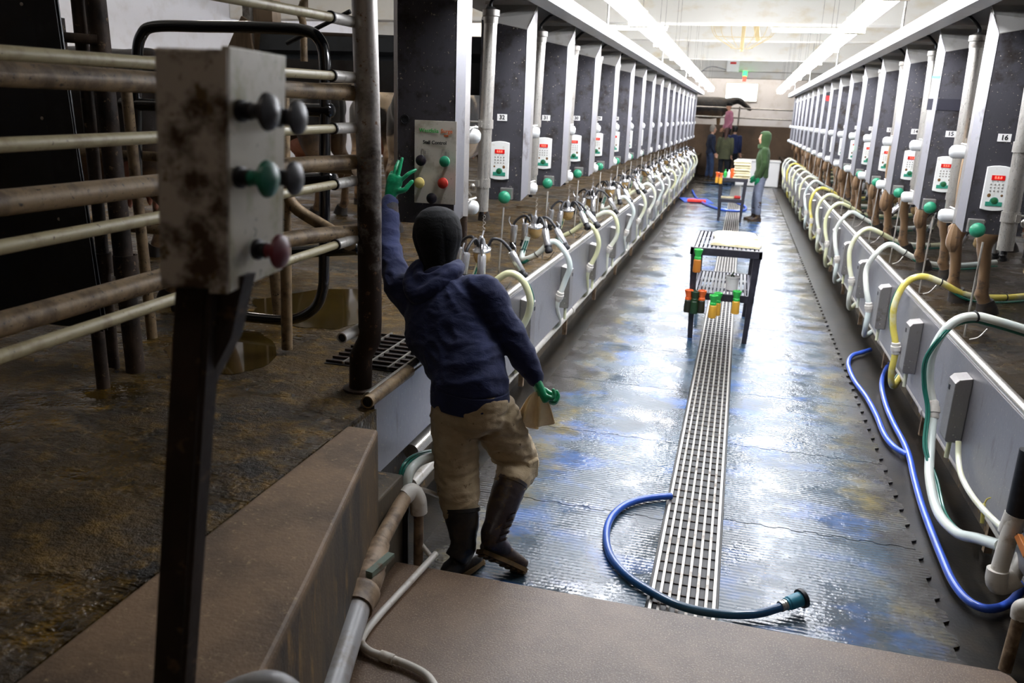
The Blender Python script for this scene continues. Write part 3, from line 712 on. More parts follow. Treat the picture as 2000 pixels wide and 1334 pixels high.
for side, m, X0, Y0, num0, xc in (('right', 1, 1.44, YR-.58, 16, 1.44), ('left', -1, -1.53, YL-.62, 32, -1.53)):
    for i in range(N_ST):
        v = ((0, 2, 1, 0, 1, 0) if m > 0 else (0, 1, 0, 2, 1, 0))[i % 6]; p = HP[m][v]; o = p if (m, v) not in used else copy_tree(p); used.add((m, v))
        o.location = (xc, Y0+i*S_+(.05*math.sin(i*3.7) if i > 0 else 0), 0)
        if i < 0: o.location.y = 4.3; o.location.z = -.06
        nm = 'below cabinet %d' % (num0-i) if i >= 0 else 'behind the worker, nearest of all'
        tag(o, '%s milk hose with green twin tube arching over the %s curb %s' % (('cream', 'milky white', 'yellow-streaked' if m > 0 else 'cream')[v], side, nm), 'hose', 'milk hoses over the %s curb' % side)
        if i >= 0:
            o = CB[m] if (m, 'b') not in used else copy_tree(CB[m]); used.add((m, 'b'))
            o.location = (xc-m*.02, (YR-1.2 if m > 0 else YL-.42)+i*S_*(1 if m < 0 else .93), .47)
            tag(o, 'small steel control box on the %s curb panel, %s from the near end' % (side, words_n[i] if i else 'first'), 'control box', 'control boxes on the %s curb' % side)
            if i < 12:
                o = SR if 'r' not in used else copy_tree(SR); used.add('r')
                o.location = ((1.55 if m > 0 else -1.7), Y0+i*S_+.22, .92); o.rotation_euler = (0, 0, 0 if m > 0 else .3)
                tag(o, 'thin steel rod rising from the %s deck edge toward cabinet %d' % (side, num0-i), 'rod', 'thin rods behind the curbs')
# vacuum and milk lines under the curbs
for side, x in (('left', -1.6), ('right', 1.54)):
    for nm, dz, r, mt, lab in (('wash_line', .20, .038, 'pvc', 'white wash pipe running low under the %s curb'), ('milk_line', .40, .045, 'pipe_steel', 'steel milk pipe under the %s curb above the white one')):
        t = thing(nm, lab % side, 'pipe', (x, 4, dz)); b = B(); b.cyl((x, 3.95, dz), (x, 29, dz), r, n=14); b.build('pipe', M[mt], t)
        b = B()
        for i in range(12): b.lathe((x, 4.3+i*2.1, dz), (0, 1, 0), [(-.04, r), (-.04, r+.01), (.04, r+.01), (.04, r)], 12, cap=False)
        tag(b.build('joint_collars', M[mt], t))
        wx = -1.665 if x < 0 else 1.605
        for i in range(14):
            if nm == 'wash_line': B().span((x-.02, 4.6+i*1.8, 0), (x+.02, 4.64+i*1.8, dz-r)).build('stand', M['pvc_brown'], t, smooth=False)
            else: B().span((min(x, wx), 4.7+i*1.8, dz-r-.015), (max(x, wx), 4.74+i*1.8, dz-r)).build('wall_bracket', M['pvc_brown'], t, smooth=False)
# ================================================================== LEFT DECK: FENCE, POSTS, FOREGROUND BOX
def zat(px, py, y): return ony(px, py, y)
FX = -1.69
t = thing('gate_post', 'tall worn steel gate post with cranked foot standing at the left deck corner', 'post', (-1.69, 3.51, .9))
b = B(); top = ony(705, 0, 3.51); mid = ony(721, 330, 3.51); low = ony(724, 610, 3.51)
b.tube([V((top.x, 3.51, 3.4)), V((mid.x, 3.51, 2.0)), V((low.x-.004, 3.51, 1.25)), V((low.x-.008, 3.51, 1.16)), V((-1.685, 3.51, 1.07)), V((-1.69, 3.51, .9))], .056, 20, smooth=False); b.build('post', M['post'], t)
b = B(); b.lathe((-1.69, 3.51, .9), (0, 0, 1), [(0, .085), (.012, .085), (.014, .058)], 20); b.build('base_flange', M['rusty'], t)
def rod(z0, z1, name='fence_rod', y0=-.6, lab='', sleeve=True):
    t = thing(name, lab, 'fence rod', (FX, 3.4, z1))
    b = B(); b.cyl((FX, y0, z0), (FX, 3.30, z1), .0185, n=14); b.build('rod', M['rod'], t)
    b = B(); b.cyl((FX, 3.28, z1), (FX, 3.53, z1+(z1-z0)*.03), .0235, n=16); b.build('end_sleeve', M['sleeve'], t)
    b = B(); b.lathe((FX, 3.275, z1), (0, 1, 0), [(0, .019), (0, .0255), (.01, .0255)], 14); b.build('seal_ring', M['black'], t)
    return t
rod(2.50, 2.595, lab='cream fence rod entering the gate post highest of all')
rod(2.30, 2.365, lab='cream fence rod crossing above the thick topmost muddy rail')
rod(2.10, 2.15, lab='cream fence rod just under the upper black padded bar')
rod(1.86, 1.915, lab='cream fence rod below the middle brown rail')
rod(1.60, 1.65, lab='cream fence rod lowest of the full-length rods')
t = thing('pipe_stub', 'short open-ended white pipe stub low on the gate post', 'pipe', (FX, 3.4, 1.21))
b = B(); b.lathe((-1.70, 3.34, 1.205), (.03, 1, .01), [(0, .02), (0, .026), (.18, .026)], 16, cap=False); b.build('pipe', M['sleeve'], t)
b = B(); b.lathe((-1.70, 3.35, 1.205), (.03, 1, .01), [(0, .02), (.01, .019)], 16); b.build('dark_bore', M['black'], t)
TX = -1.8
for z0, z1, w in ((2.29, 2.30, 'topmost'), (1.975, 2.0, 'middle')):
    b = B(); b.tube([(TX, -.6, z0), (TX, 2.4, z0+.005), (TX+.02, 3.0, z1), (-1.70, 3.5, z1)], .034, 14); tag(b.build('muddy_rail', M['brown_pipe']), 'thick manure-caked brown rail, %s of three behind the cream rods' % w, 'rail')
b = B(); b.tube([(TX, -.6, 1.66), (TX, 2.3, 1.675), (TX, 2.75, 1.70), (TX+.03, 3.1, 1.70), (-1.70, 3.5, 1.68)], .034, 14); tag(b.build('muddy_rail', M['brown_pipe']), 'thick manure-caked brown rail, lowest of three behind the cream rods', 'rail')
# inner gate frame with a diagonal brace
yg = 3.9
t = thing('inner_gate', 'brown gate frame with diagonal brace behind the control box', 'gate', (-2.3, yg, .9))
b = B(); b.cyl((-2.32, yg, .93), (-2.28, yg, 2.34), .03, n=12); b.build('upright', M['brown_pipe'], t)
b = B(); b.tube([(-2.3, yg, 1.98), (-2.3, yg, 1.84), (-2.24, yg, 1.72), (-2.05, yg, 1.62), (-1.78, yg-.3, 1.6)], .032, 12); b.build('brace', M['brown_pipe'], t)
b = B(); b.cyl((-2.3, yg, 2.32), (-1.72, 3.56, 2.32), .026, n=12); b.cyl((-2.3, yg, 1.94), (-1.72, 3.56, 1.96), .026, n=12); b.build('crossbars', M['brown_pipe'], t)
# black sorting-gate loop
Q = lambda px, py: ony(px, py, 4.3)
t = thing('padded_loop_gate', 'glossy black bent-tube gate loop with capped crossbars beyond the fence', 'gate', tuple(Q(632, 600)*1.))
b = B(); b.tube([Q(268, 345), Q(266, 200), Q(268, 110), Q(276, 70), Q(302, 52), Q(400, 52), Q(520, 54), Q(596, 60), Q(624, 78), Q(634, 115), Q(635, 200), Q(634, 400), Q(633, 520), Q(630, 568), Q(612, 604), Q(570, 624), Q(510, 622), Q(410, 610), Q(340, 600)], .032, 14); b.build('loop', M['black_gloss'], t)
for (a, c) in (((238, 203), (648, 216)), ((480, 356), (650, 348)), ((440, 500), (700, 486))):
    d = (Q(*c)-Q(*a)).normalized()
    b = B(); b.cyl(Q(*a), Q(*c), .036, n=16); b.lathe(Q(*c)-d*.02, d, [(0, .038), (.02, .038), (.028, .03), (.03, .004)], 16); b.build('crossbar', M['black_gloss'], t)
# tall dark posts and sheet at the far left
for (a, c, r, nm, lab) in (((152, 0), (222, 715), .03, 'fence_post', 'thin dark rusty post just right of the black sheet panel'), ((183, 0), (265, 725), .046, 'fence_post', 'thick dark rusty post standing on the toothed mat edge')):
    p0, p1 = ony(*a, 3.35), ony(*c, 3.35)
    t = thing(nm, lab, 'post', (p1.x, 3.35, .9)); b = B(); b.cyl((p1.x, 3.35, .9), (p0.x, 3.35, 3.2), r, n=14); b.build('post', M['rusty'], t)
    b = B(); b.lathe((p1.x, 3.35, 1.45), (0, 0, 1), [(-.05, r), (-.05, r+.012), (.05, r+.012), (.05, r)], 14, cap=False); b.build('collar', M['rusty'], t)
for (a, c, r, lab, yy_) in (((246, 170), (278, 430), .03, 'brown post seen between the dark post and the control box', 3.9), ((536, 480), (548, 570), .05, 'short fat brown post foot beneath the control box', 4.55)):
    p0, p1 = ony(*a, yy_), ony(*c, yy_)
    b = B(); b.cyl((p1.x, yy_, .9), (p0.x, yy_, p0.z), r, n=14); tag(b.build('fence_post', M['brown_pipe']), lab, 'post')
t = thing('sheeted_gate', 'tall black sheet panel with small bright studs at the far left', 'panel', (-3.2, 3.0, 1.25))
b = B(); pts = [V((-4.3, 3.0, 1.2)), V((-2.70, 3.0, 1.22)), V((-2.76, 3.0, 2.1)), V((-2.80, 3.0, 3.1)), V((-4.3, 3.0, 3.1))]; b.extr(pts, (0, .006, 0)); b.build('sheet', M['dark_sheet'], t, smooth=False)
for px, py in ((42, 8), (82, 231), (115, 428)):
    p = ony(px, py, 2.995); b = B(); b.ell(p, (.008, .005, .008), 8, 5); b.build('stud', M['pipe_steel'], t)
b = B(); b.extr([V((-2.86, 2.975, 1.22)), V((-2.70, 2.975, 1.22)), V((-2.80, 2.975, 3.1)), V((-2.9, 2.975, 3.1))], (0, .003, 0)); b.build('edge_strip', M['black'], t, smooth=False)
p = ony(118, 72, 3.2); b = B(); b.cyl(p, ony(190, 78, 3.3), .022, n=12); b.box(p, (.03, .04, .16)); b.build('hinge_arm', M['rusty'], t)
for xx in (-3.9, -2.78): b = B(); b.cyl((xx, 3.03, .9), (xx, 3.03, 1.25), .03, n=10); b.build('foot', M['rusty'], t)
# beyond: grey sheeted pen side, plywood and timber post
t = thing('sheet_fence', 'dark grey ribbed sheet pen side below the white wall', 'pen panel', (-3.2, 6.5, .9))
b = B(); z0, z1 = 2.36, 2.80
b.extr([V((-4.0, 6.5, z1)), V((-4.0, 6.47, z1-.13)), V((-4.0, 6.52, z1-.16)), V((-4.0, 6.47, z1-.2)), V((-4.0, 6.5, z0)), V((-4.0, 6.56, z0)), V((-4.0, 6.56, z1))], (2.2, 0, 0)); b.build('sheet', M['grey_sheet'], t, smooth=False)
b = B(); b.cyl((-4.0, 6.52, z1+.01), (-1.8, 6.52, z1-.05), .025, n=10); b.build('top_rail', M['rusty'], t)
for x in (-3.95, -2.2): b = B(); b.cyl((x, 6.6, .9), (x, 6.6, 2.8), .03, n=10); b.build('leg', M['rusty'], t)
b = B(); b.extr([ony(443, 96, 6.4), ony(471, 31, 6.4), ony(484, 40, 6.4), ony(494, 106, 6.4), V((ony(494, 106, 6.4).x, 6.4, .9)), V((ony(443, 96, 6.4).x, 6.4, .9))], (0, .03, 0)); tag(b.build('plywood_scrap', M['wood'], smooth=False), 'pointed sheet of plywood standing against the timber post', 'board')
t = thing('timber_post', 'weathered square timber post rising against the white wall', 'post', (-4.0, 6.6, .9))
x0 = ony(500, 40, 6.62).x; x1 = ony(537, 40, 6.62).x
B().span((x0, 6.58, .9), (x1, 6.72, 4.4)).build('post', M['wood'], t, smooth=False); B().span((x0-.09, 6.56, .9), (x0-.02, 6.66, 4.4)).build('steel_channel', M['galv'], t, smooth=False)
b = B(); b.tube([V((ony(594, -30, 5.2).x, 5.2, 4.56)), ony(594, -30, 5.2), ony(592, 5, 5.2), ony(586, 25, 5.2), ony(592, 48, 5.2), ony(594, 120, 5.2)], .024, 10); tag(b.build('bent_pipe', M['brown_pipe']), 'brown curved pipe hanging behind the black loop gate', 'pipe')
b = B(); b.cyl(ony(560, 85, 4.9), ony(684, 22, 4.9), .014, n=8); tag(b.build('brace_bar', M['black']), 'thin black slanting bar above the grey pen side', 'bar')
t = thing('pen_rail', 'long galvanised rail of the holding pen in front of the cows', 'rail', (-4, 5.2, 2.3))
zr = ony(250, 119, 4.40).z; b = B(); b.cyl((-5.8, 4.40, zr), (-2.9, 4.40, zr), .032, n=12); b.build('rail', M['galv'], t)
b = B()
b.cyl((-5.8, 4.40, .9), (-5.8, 4.40, zr+.1), .04, n=10); b.build('upright', M['galv'], t)
t = thing('pen_rail', 'brown lower rail of the holding pen behind the loop gate', 'rail', (-4, 5.2, 1.3))
for z in (1.9, 1.45): b = B(); b.cyl((-5.8, 4.38, z), (-2.9, 4.38, z), .03, n=12); b.build('rail', M['brown_pipe'], t)
# foreground button box on its post
t = thing('button_box', 'mud-spattered steel button box with mushroom knobs on a post in the foreground', 'button box', (-.74, 1.05, .92))
Kp, Wp, Fp = V((-.69, 1.02)), V((-.775, .995)), V((-.715, 1.21)); Gp = Wp+(Fp-Kp)
lean = V((-.018, -.004))
def bx(q, z): s_ = (2.315-z)/.335; return V((q.x+lean.x*s_, q.y+lean.y*s_, z))
M['box_metal'] = simple('blotched_box_metal', '#a9a39b', .45, .25, '#3f3023', 13, .48, .6, '#57492f', 30, .58, .68, bump=.2, bscale=60)
M['box_plate'] = simple('grimy_white_plate', '#b9b3a4', .45, .1, '#8f8a62', 14, .5, .7, '#56513c', 45, .64, .72)
M['post_mud'] = simple('muddy_channel', '#2c2019', .6, .25, '#17100c', 5, .4, .62, '#4c3c2c', 22, .6, .68, bump=.3, bscale=40)
b = B(); b.rings([[bx(Wp, z), bx(Kp, z), bx(Fp, z), bx(Gp, z)] for z in (1.985, 2.315)]); b.build('housing', M['box_metal'], t, smooth=False, bevel=.004)
nrm = V((.99, .12, 0))
b = B(); b.extr([bx(Kp, 1.98)+nrm*.001, bx(Fp, 1.98)+nrm*.001, bx(Fp, 2.32)+nrm*.001, bx(Kp, 2.32)+nrm*.001], nrm*.012); b.build('face_plate', M['box_plate'], t, smooth=False, bevel=.002)
b = B(); b.extr([bx(Kp, 1.98)-V((.014, .006, 0)), bx(Kp, 1.98)+V((.012, 0, 0)), bx(Kp, 2.315)+V((.012, 0, 0)), bx(Kp, 2.315)-V((.014, .006, 0))], (0, -.003, 0)); b.build('corner_flange', M['box_metal'], t, smooth=False)
def mush(p, L, r, mt, name='mushroom_knob'):
    p = V(p); ax = V((.985, -.02, .0)).normalized()
    b = B(); b.lathe(p, ax, [(0, .016), (.006, .016), (.008, .011), (.018, .013), (.02, .009), (.026, .009)], 14); b.build('shaft_bushing', M['black'], t)
    b = B(); b.lathe(p, ax, [(.02, .0115), (L*.45, .0105), (L*.6, .013), (L*.68, r*.72), (L*.76, r), (L*.86, r*.93), (L*.95, r*.55), (L, r*.08)], 22); b.build(name, M[mt], t)
M['grey_knob'] = simple('worn_black_knob', '#2e2f35', .38); M['green2'] = simple('teal_knob', '#176a55', .38); M['maroon'] = simple('maroon_knob', '#6b2430', .4)
for px, py, L, mt, xx in ((468, 216, .058, 'grey_knob', -.683), (541, 228, .045, 'grey_knob', -.69), (466, 346, .060, 'green2', -.686), (535, 346, .045, 'grey_knob', -.693), (500, 487, .052, 'maroon', -.695)):
    mush(onx(px, py, xx), L, .0265, mt)
b = B(); bt = V((-.745, 1.05)); 
P0, P1 = V((-.90, 1.0, .925)), V((-.765, 1.035, 2.0))
for dx, dy, w_, d_ in ((0, 0, .044, .006), (-.019, .02, .006, .04), (.034, .004, .01, .03)):
    o = V((dx, dy, 0)); b.rings([[p+o+V((x*w_/2, y*d_/2, 0)) for x, y in ((-1, -1), (1, -1), (1, 1), (-1, 1))] for p in (P0, P1)])
b.build('channel_post', M['post_mud'], t, smooth=False)
b = B(); b.rings([[p+V((x, y, 0)) for x, y in ((-.03, -.002), (.018, -.002), (.018, .03), (-.03, .03))] for p in (P0, P1)]); b.build('post_web', M['post_mud'], t, smooth=False)
b = B(); b.extr([V((-.735, 1.04, 2.0)), V((-.69, 1.05, 2.0)), V((-.72, 1.05, 1.9)), V((-.77, 1.03, 1.8)), V((-.775, 1.03, 2.0))], (0, .03, 0)); b.build('gusset', M['post_mud'], t, smooth=False)
# grey elbow pipe at the bottom edge
t = thing('elbow_pipe', 'grey plastic elbow pipe hooked over the concrete edge at the bottom', 'pipe', (-.8, 1.3, .95))
b = B(); b.tube([(-1.2, .98, .965), (-1.02, 1.14, 1.0), (-.90, 1.25, 1.03)], .03, 14); b.build('pipe', M['pvc_grey'], t)
b = B(); b.tube([(-.97, 1.185, 1.015), (-.885, 1.265, 1.05), (-.83, 1.30, 1.045), (-.80, 1.32, .98), (-.795, 1.325, .9)], .04, 16); b.build('elbow', M['pvc_grey'], t)
b = B(); b.cyl((-.795, 1.325, .92), (-.79, 1.33, .2), .03, n=14); b.build('drop_pipe', M['pvc_grey'], t)
# deck grating right behind the gate post
t = thing('deck_grating', 'black rectangular grating let into the left deck behind the gate post', 'grating', (-1.8, 4.3, .9))
c0 = [onz(732, 704, .905), onz(830, 704, .905), onz(815, 664, .905), onz(745, 662, .905)]
B().span((-2.05, 3.82, .9), (-1.58, 4.5, .905)).build('pan', M['black'], t, smooth=False)
for i in range(9): B().span((-2.05, 3.84+i*.075, .905), (-1.58, 3.855+i*.075, .918)).build('bar', M['rusty'], t, smooth=False)
for x in (-1.95, -1.82, -1.69): B().span((x, 3.83, .906), (x+.01, 4.49, .921)).build('cross_bar', M['galv'], t, smooth=False)
t = thing('rail_end_cap', 'open end of the rolled tube rim beside the gate post', 'pipe', (-1.52, 3.28, .95)); b = B(); b.lathe((-1.518, 3.22, .953), (0, 1, 0), [(0, .024), (0, .03), (.5, .031)], 16, cap=False); b.build('tube', M['brown_pipe'], t); b = B(); b.lathe((-1.518, 3.23, .953), (0, 1, 0), [(0, .024), (.01, .024)], 16); b.build('dark_bore', M['black'], t)
# ------------------------------------------------------------------ pipes at the foot of the left wall
h = .5
pa = [onz(640, 1370, .42), onz(700, 1180, .44), onz(716, 1135, .45), onz(742, 1060, .47), onz(762, 1015, .48), onz(792, 968, .5)]
t = thing('drain_pipe', 'muddy plastic pipe with ball valve running along the foot of the concrete wall', 'pipe', tuple(pa[0]))
def seg(i, j, r, nm, mt, e0=0., e1=0.):
    d = (pa[j]-pa[i]).normalized(); b = B(); b.cyl(pa[i]-d*e0, pa[j]+d*e1, r, n=18); b.build(nm, M[mt], t)
seg(0, 1, .05, 'pipe', 'pvc_grey', .3)
seg(1, 1, .05, 'x', 'pvc_grey') if False else None
d = (pa[2]-pa[1]).normalized()
b = B(); b.lathe(pa[1]-d*.03, d, [(0, .05), (0, .06), (.06, .062), (.075, .07), (.1, .07), (.12, .055)], 18); b.build('coupling', M['pvc_brown'], t)
b = B(); b.lathe(pa[1]+d*.08, d, [(0, .05), (.02, .062), (.12, .064), (.14, .05)], 18); b.build('ball_valve', M['pvc_brown'], t)
d2 = (pa[3]-pa[2]).normalized()
b = B(); b.lathe(pa[2]+d2*.05, d2, [(0, .04), (.01, .055), (.07, .057), (.12, .05), (.2, .045)], 18); b.build('union_nut', M['pvc_brown'], t)
mv = (pa[1]+pa[2])/2; b = B(); b.box(mv+V((.03, .1, .07)), (.03, .16, .022), rot=Matrix.Rotation(-.15, 3, 'Z')); b.cyl(mv+V((.01, .03, .03)), mv+V((.02, .03, .075)), .014, n=10); b.build('valve_handle', simple('green_grey_handle', '#5c6a5c', .5, 0, '#5a4a36', 20, .5, .6), t)
seg(3, 5, .036, 'upper_pipe', 'pvc_brown', .05)
b = B(); b.tube([pa[5]-V((.0, .02, 0)), pa[5]+V((.02, .03, .01)), pa[5]+V((.045, .04, -.03)), pa[5]+V((.05, .042, -.1))], .041, 14); b.build('elbow', M['pvc'], t)
b = B(); b.cyl(pa[5]+V((.05, .042, -.08)), pa[5]+V((.05, .042, -.49)), .024, n=12); b.build('drop_pipe', M['pvc_brown'], t)
t = thing('angle_post', 'short black angle-iron stand under the pipe elbow', 'stand', (-1.28, 3.22, 0)); B().span((pa[5].x-.04, pa[5].y+.0, 0), (pa[5].x+.012, pa[5].y+.012, .46)).span((pa[5].x-.04, pa[5].y+.0, 0), (pa[5].x-.03, pa[5].y+.05, .46)).build('angle', M['black'], t, smooth=False)
t = thing('water_pipe', 'slim white pipe lying across the brown landing and bending back', 'pipe', (-1.1, 2.6, .23))
wp = [onz(851, 1082, .235), onz(800, 1137, .225), onz(740, 1202, .222), onz(712, 1238, .222), onz(706, 1256, .222), onz(722, 1272, .222), onz(752, 1283, .222), onz(795, 1298, .222), onz(832, 1318, .222), onz(852, 1345, .222)]
b = B(); b.tube(wp, .0155, 12, 5); b.build('pipe', M['pvc'], t)
b = B(); dd = (wp[6]-wp[5]).normalized(); b.lathe(wp[6]-dd*.02, dd, [(0, .016), (0, .021), (.06, .021), (.06, .016)], 12, cap=False); b.build('coupling', M['pvc'], t)
t = thing('coupled_hose', 'white hose with green tubes curving behind the worker under the curb', 'hose', (-1.35, 3.4, .5))
hp = [ony(800, 985, 3.3), ony(795, 945, 3.3), ony(806, 914, 3.36), ony(832, 896, 3.5), ony(868, 890, 3.75), ony(905, 905, 3.95)]
b = B(); b.tube(hp, .024, 12); b.build('hose', M['hose_white'], t)
for k in (0, 1): b = B(); b.tube([p+V((-.028-.012*k, 0, .012+.01*k)) for p in hp], .007, 7); b.build('pulse_tube', M['hose_green'], t)
t = thing('cream_pipe', 'thin cream pipe running from the elbow behind the worker\'s leg', 'pipe', (-1.25, 3.3, .4))
b = B(); b.tube([ony(800, 952, 3.3), ony(830, 958, 3.42), ony(860, 970, 3.6), ony(900, 985, 3.8)], .0125, 10); b.build('pipe', M['pvc'], t)
b = B(); b.tube([ony(812, 1050, 3.3), ony(828, 1070, 3.3), ony(846, 1092, 3.3)], .0125, 10); b.build('lower_run', M['pvc'], t)
# ------------------------------------------------------------------ right foreground
t = thing('waste_trap', 'white plastic pipe trap at the near end of the right curb', 'pipe', (1.38, 3.7, .2))
tp = [onx(1990, 985, 1.37), onx(1965, 1050, 1.35), onx(1946, 1135, 1.33)]
b = B(); b.cyl(onx(2012, 880, 1.37), onx(1983, 1010, 1.37), .042, n=16); b.build('black_riser', M['black'], t)
b = B(); b.cyl(onx(1985, 1000, 1.37), tp[2]+V((0, 0, .03)), .037, n=16); b.build('pipe', M['pvc'], t)
b = B(); b.tube([tp[2]+V((-.004, 0, .06)), tp[2]+V((0, 0, .0)), tp[2]+V((.03, .02, -.025)), tp[2]+V((.09, .03, .02))], .046, 16); b.build('elbow', M['pvc'], t); b = B(); b.lathe(onx(1983, 1008, 1.37), (-.12, .02, -1), [(-.01, .04), (-.01, .046), (.09, .046), (.09, .04)], 16, cap=False); b.build('collar', M['pvc'], t)
b = B(); b.cyl(tp[2]+V((.07, .03, .0)), onx(2020, 1040, 1.5), .034, n=16); b.build('side_branch', M['pvc'], t)
t = thing('stand_pipe', 'rusty white-topped pipe leaning at the right corner of the landing', 'pipe', (1.36, 3.5, 0))
q0, q1 = onx(1962, 1310, 1.33), onx(1993, 1195, 1.36); q0.z = max(q0.z, .005)
b = B(); b.cyl(q0, q1, .026, n=14); b.build('pipe', M['pvc_brown'], t); b = B(); b.tube([q1-V((0, 0, .03)), q1+V((.0, 0, .02)), q1+V((.04, 0, .035)), q1+V((.1, 0, .03))], .034, 14); b.build('elbow', M['pvc'], t)
t = thing('valve_lever', 'orange valve lever at the right edge of the frame', 'valve', tuple(onx(1990, 1080, 1.4)))
b = B(); b.extr([onx(1980, 1048, 1.36), onx(1988, 1042, 1.36), onx(2004, 1075, 1.36), onx(1998, 1090, 1.36)], (.02, 0, 0)); b.build('lever', simple('orange_paint', '#c0702a', .5), t, smooth=False, bevel=.003)
b = B(); b.cyl(onx(1984, 1046, 1.37), onx(1999, 1030, 1.44), .012, n=8); b.build('stem', M['rusty'], t)
b = B(); b.tube([onx(1922, 985, 1.36), onx(1920, 1000, 1.35), onx(1918, 1022, 1.35)], .009, 8); b.tube([onx(1922, 985, 1.36), onx(1928, 975, 1.37), onx(1935, 972, 1.38)], .004, 6); tag(b.build('hanging_clip', simple('dull_yellow', '#b8ad5a', .5)), 'yellow clip hanging below the right curb panel', 'clip')
t = thing('feed_hose', 'cream hose drooping from the nearest right control box', 'hose', tuple(onx(1870, 870, 1.36)))
b = B(); b.tube([onx(1872, 862, 1.36), onx(1872, 895, 1.36), onx(1878, 930, 1.35), onx(1900, 970, 1.34), onx(1930, 1005, 1.34), onx(1962, 1035, 1.35)], .0155, 12); b.build('hose', M['hose_cream'], t)
# ------------------------------------------------------------------ blue hoses on the floor
def gradient_hose():
    s = N('blue_fading_to_teal_hose'); x, y, z = s.sep(s.pos())
    s.l.new(s.ramp(s.mth('ADD', s.mth('MULTIPLY', y, 1.1), -3.7), .0, .9, hexc('#16423f'), hexc('#2c5cc0')), s.b.inputs['Base Color']); s.set(rough=.3, coat=.3); return s.m
fp = [(1312, 969), (1290, 970), (1250, 976), (1215, 990), (1192, 1014), (1184, 1045), (1192, 1085), (1222, 1122), (1262, 1150), (1310, 1176), (1360, 1192), (1420, 1200), (1475, 1199), (1515, 1189), (1534, 1181)]
t = thing('wash_hose', 'blue-to-teal wash hose with nozzle curling over the drain grate', 'hose', tuple(onz(1300, 1175, 0)))
hz = [.025]*9+[.03, .034, .034, .034, .05, .06]
hp = [onz(px, py, z) for (px, py), z in zip(fp, hz)]
b = B(); b.tube(hp, .0205, 14, 6); b.build('hose', gradient_hose(), t)
n0 = hp[-1]; nd = (hp[-1]-hp[-2]); nd.z = .008; nd.normalize()
b = B(); b.lathe(n0-nd*.03, nd, [(0, .0215), (0, .026), (.012, .026), (.012, .024), (.022, .024), (.022, .026), (.034, .026), (.034, .0215)], 18, cap=False); b.build('hose_clamp', M['pipe_steel'], t)
b = B(); b.lathe(n0, nd, [(0, .022), (.005, .03), (.012, .03), (.014, .027), (.02, .033), (.085, .035), (.09, .03)], 20); b.build('nozzle', simple('teal_nozzle', '#2f7f96', .4), t)
b = B(); b.lathe(n0+nd*.085, nd, [(0, .03), (.002, .046), (.02, .047), (.022, .03), (.02, .018), (.012, .01)], 16); b.build('rubber_bumper', M['black'], t)
A_ = [(1700, 683), (1684, 688), (1664, 695), (1657, 712), (1668, 742), (1692, 775), (1712, 812), (1728, 850), (1748, 874), (1772, 888)]
Bp = [(1736, 712), (1727, 728), (1722, 752), (1730, 790), (1746, 828), (1764, 862), (1776, 892), (1786, 935), (1800, 985), (1818, 1035), (1840, 1090), (1862, 1138), (1892, 1174), (1930, 1189), (1968, 1180), (1995, 1152), (2020, 1110)]
for pts, lab, dz in ((A_, 'shorter blue hose looping off the foot of the right curb', .0), (Bp, 'long bright blue hose sweeping along the right edge of the mats', .005)):
    t = thing('blue_hose', lab, 'hose', tuple(onz(*pts[3], 0)))
    b = B(); b.tube([onz(px, py, .024+dz) if px < 1980 else onz(px, py, .024+dz+(px-1980)*.004) for px, py in pts], .021, 14, 6); b.build('hose', M['hose_blue'], t)
# ------------------------------------------------------------------ hose 16, sweeping to the trap
o = [q for q in bpy.data.objects if q.get('label', '').endswith('over the right curb below cabinet 16')][0]
for ch in list(o.children): bpy.data.objects.remove(ch)
o.name = 'milk_hose'; o.location = (0, 0, 0); o['_o'] = (0, 0, 0); o['label'] = 'cream milk hose nearest on the right, sweeping down to the white pipe trap'
hp = [V((2.5, 5.75, .96)), V((2.1, 5.62, 1.0)), ony(1950, 628, 5.55), ony(1905, 618, 5.55), ony(1868, 626, 5.5), ony(1838, 655, 5.5), ony(1818, 700, 5.5), ony(1815, 750, 5.5), ony(1822, 800, 5.45), ony(1817, 870, 5.3), ony(1816, 935, 5.1), ony(1832, 1000, 4.85), ony(1868, 1040, 4.5), ony(1910, 1052, 4.2), ony(1955, 1066, 3.9)]
b = B(); b.tube(hp, .028, 14, 7); b.build('hose', M['hose_white'], o)
for k in (0, 1): b = B(); b.tube([p+V((.0-.014*k+(-.03 if 5 < i < 10 else 0)+.0, .0, -.034 if i < 5 else 0))+V((0, -.01 if i >= 5 else 0, 0))+(V((0, -.03, 0)) if 5 <= i < 10 else V((.04, 0, 0)) if i >= 10 else V((0, 0, 0))) for i, p in enumerate(hp)], .0085, 8, 6); b.build('pulse_tube', M['hose_green'], o)
b = B(); d = (hp[9]-hp[7]).normalized(); b.lathe(hp[8], d, [(-.06, .03), (-.05, .036), (-.02, .036), (-.018, .042), (.02, .042), (.022, .036), (.05, .036), (.06, .03)], 16); b.build('coupling', M['pvc'], o)
b = B(); d = (hp[4]-hp[3]).normalized(); b.lathe(hp[3], d, [(-.005, .03), (-.005, .036), (.005, .036), (.005, .03)], 14, cap=False); b.build('cable_tie', M['black'], o)
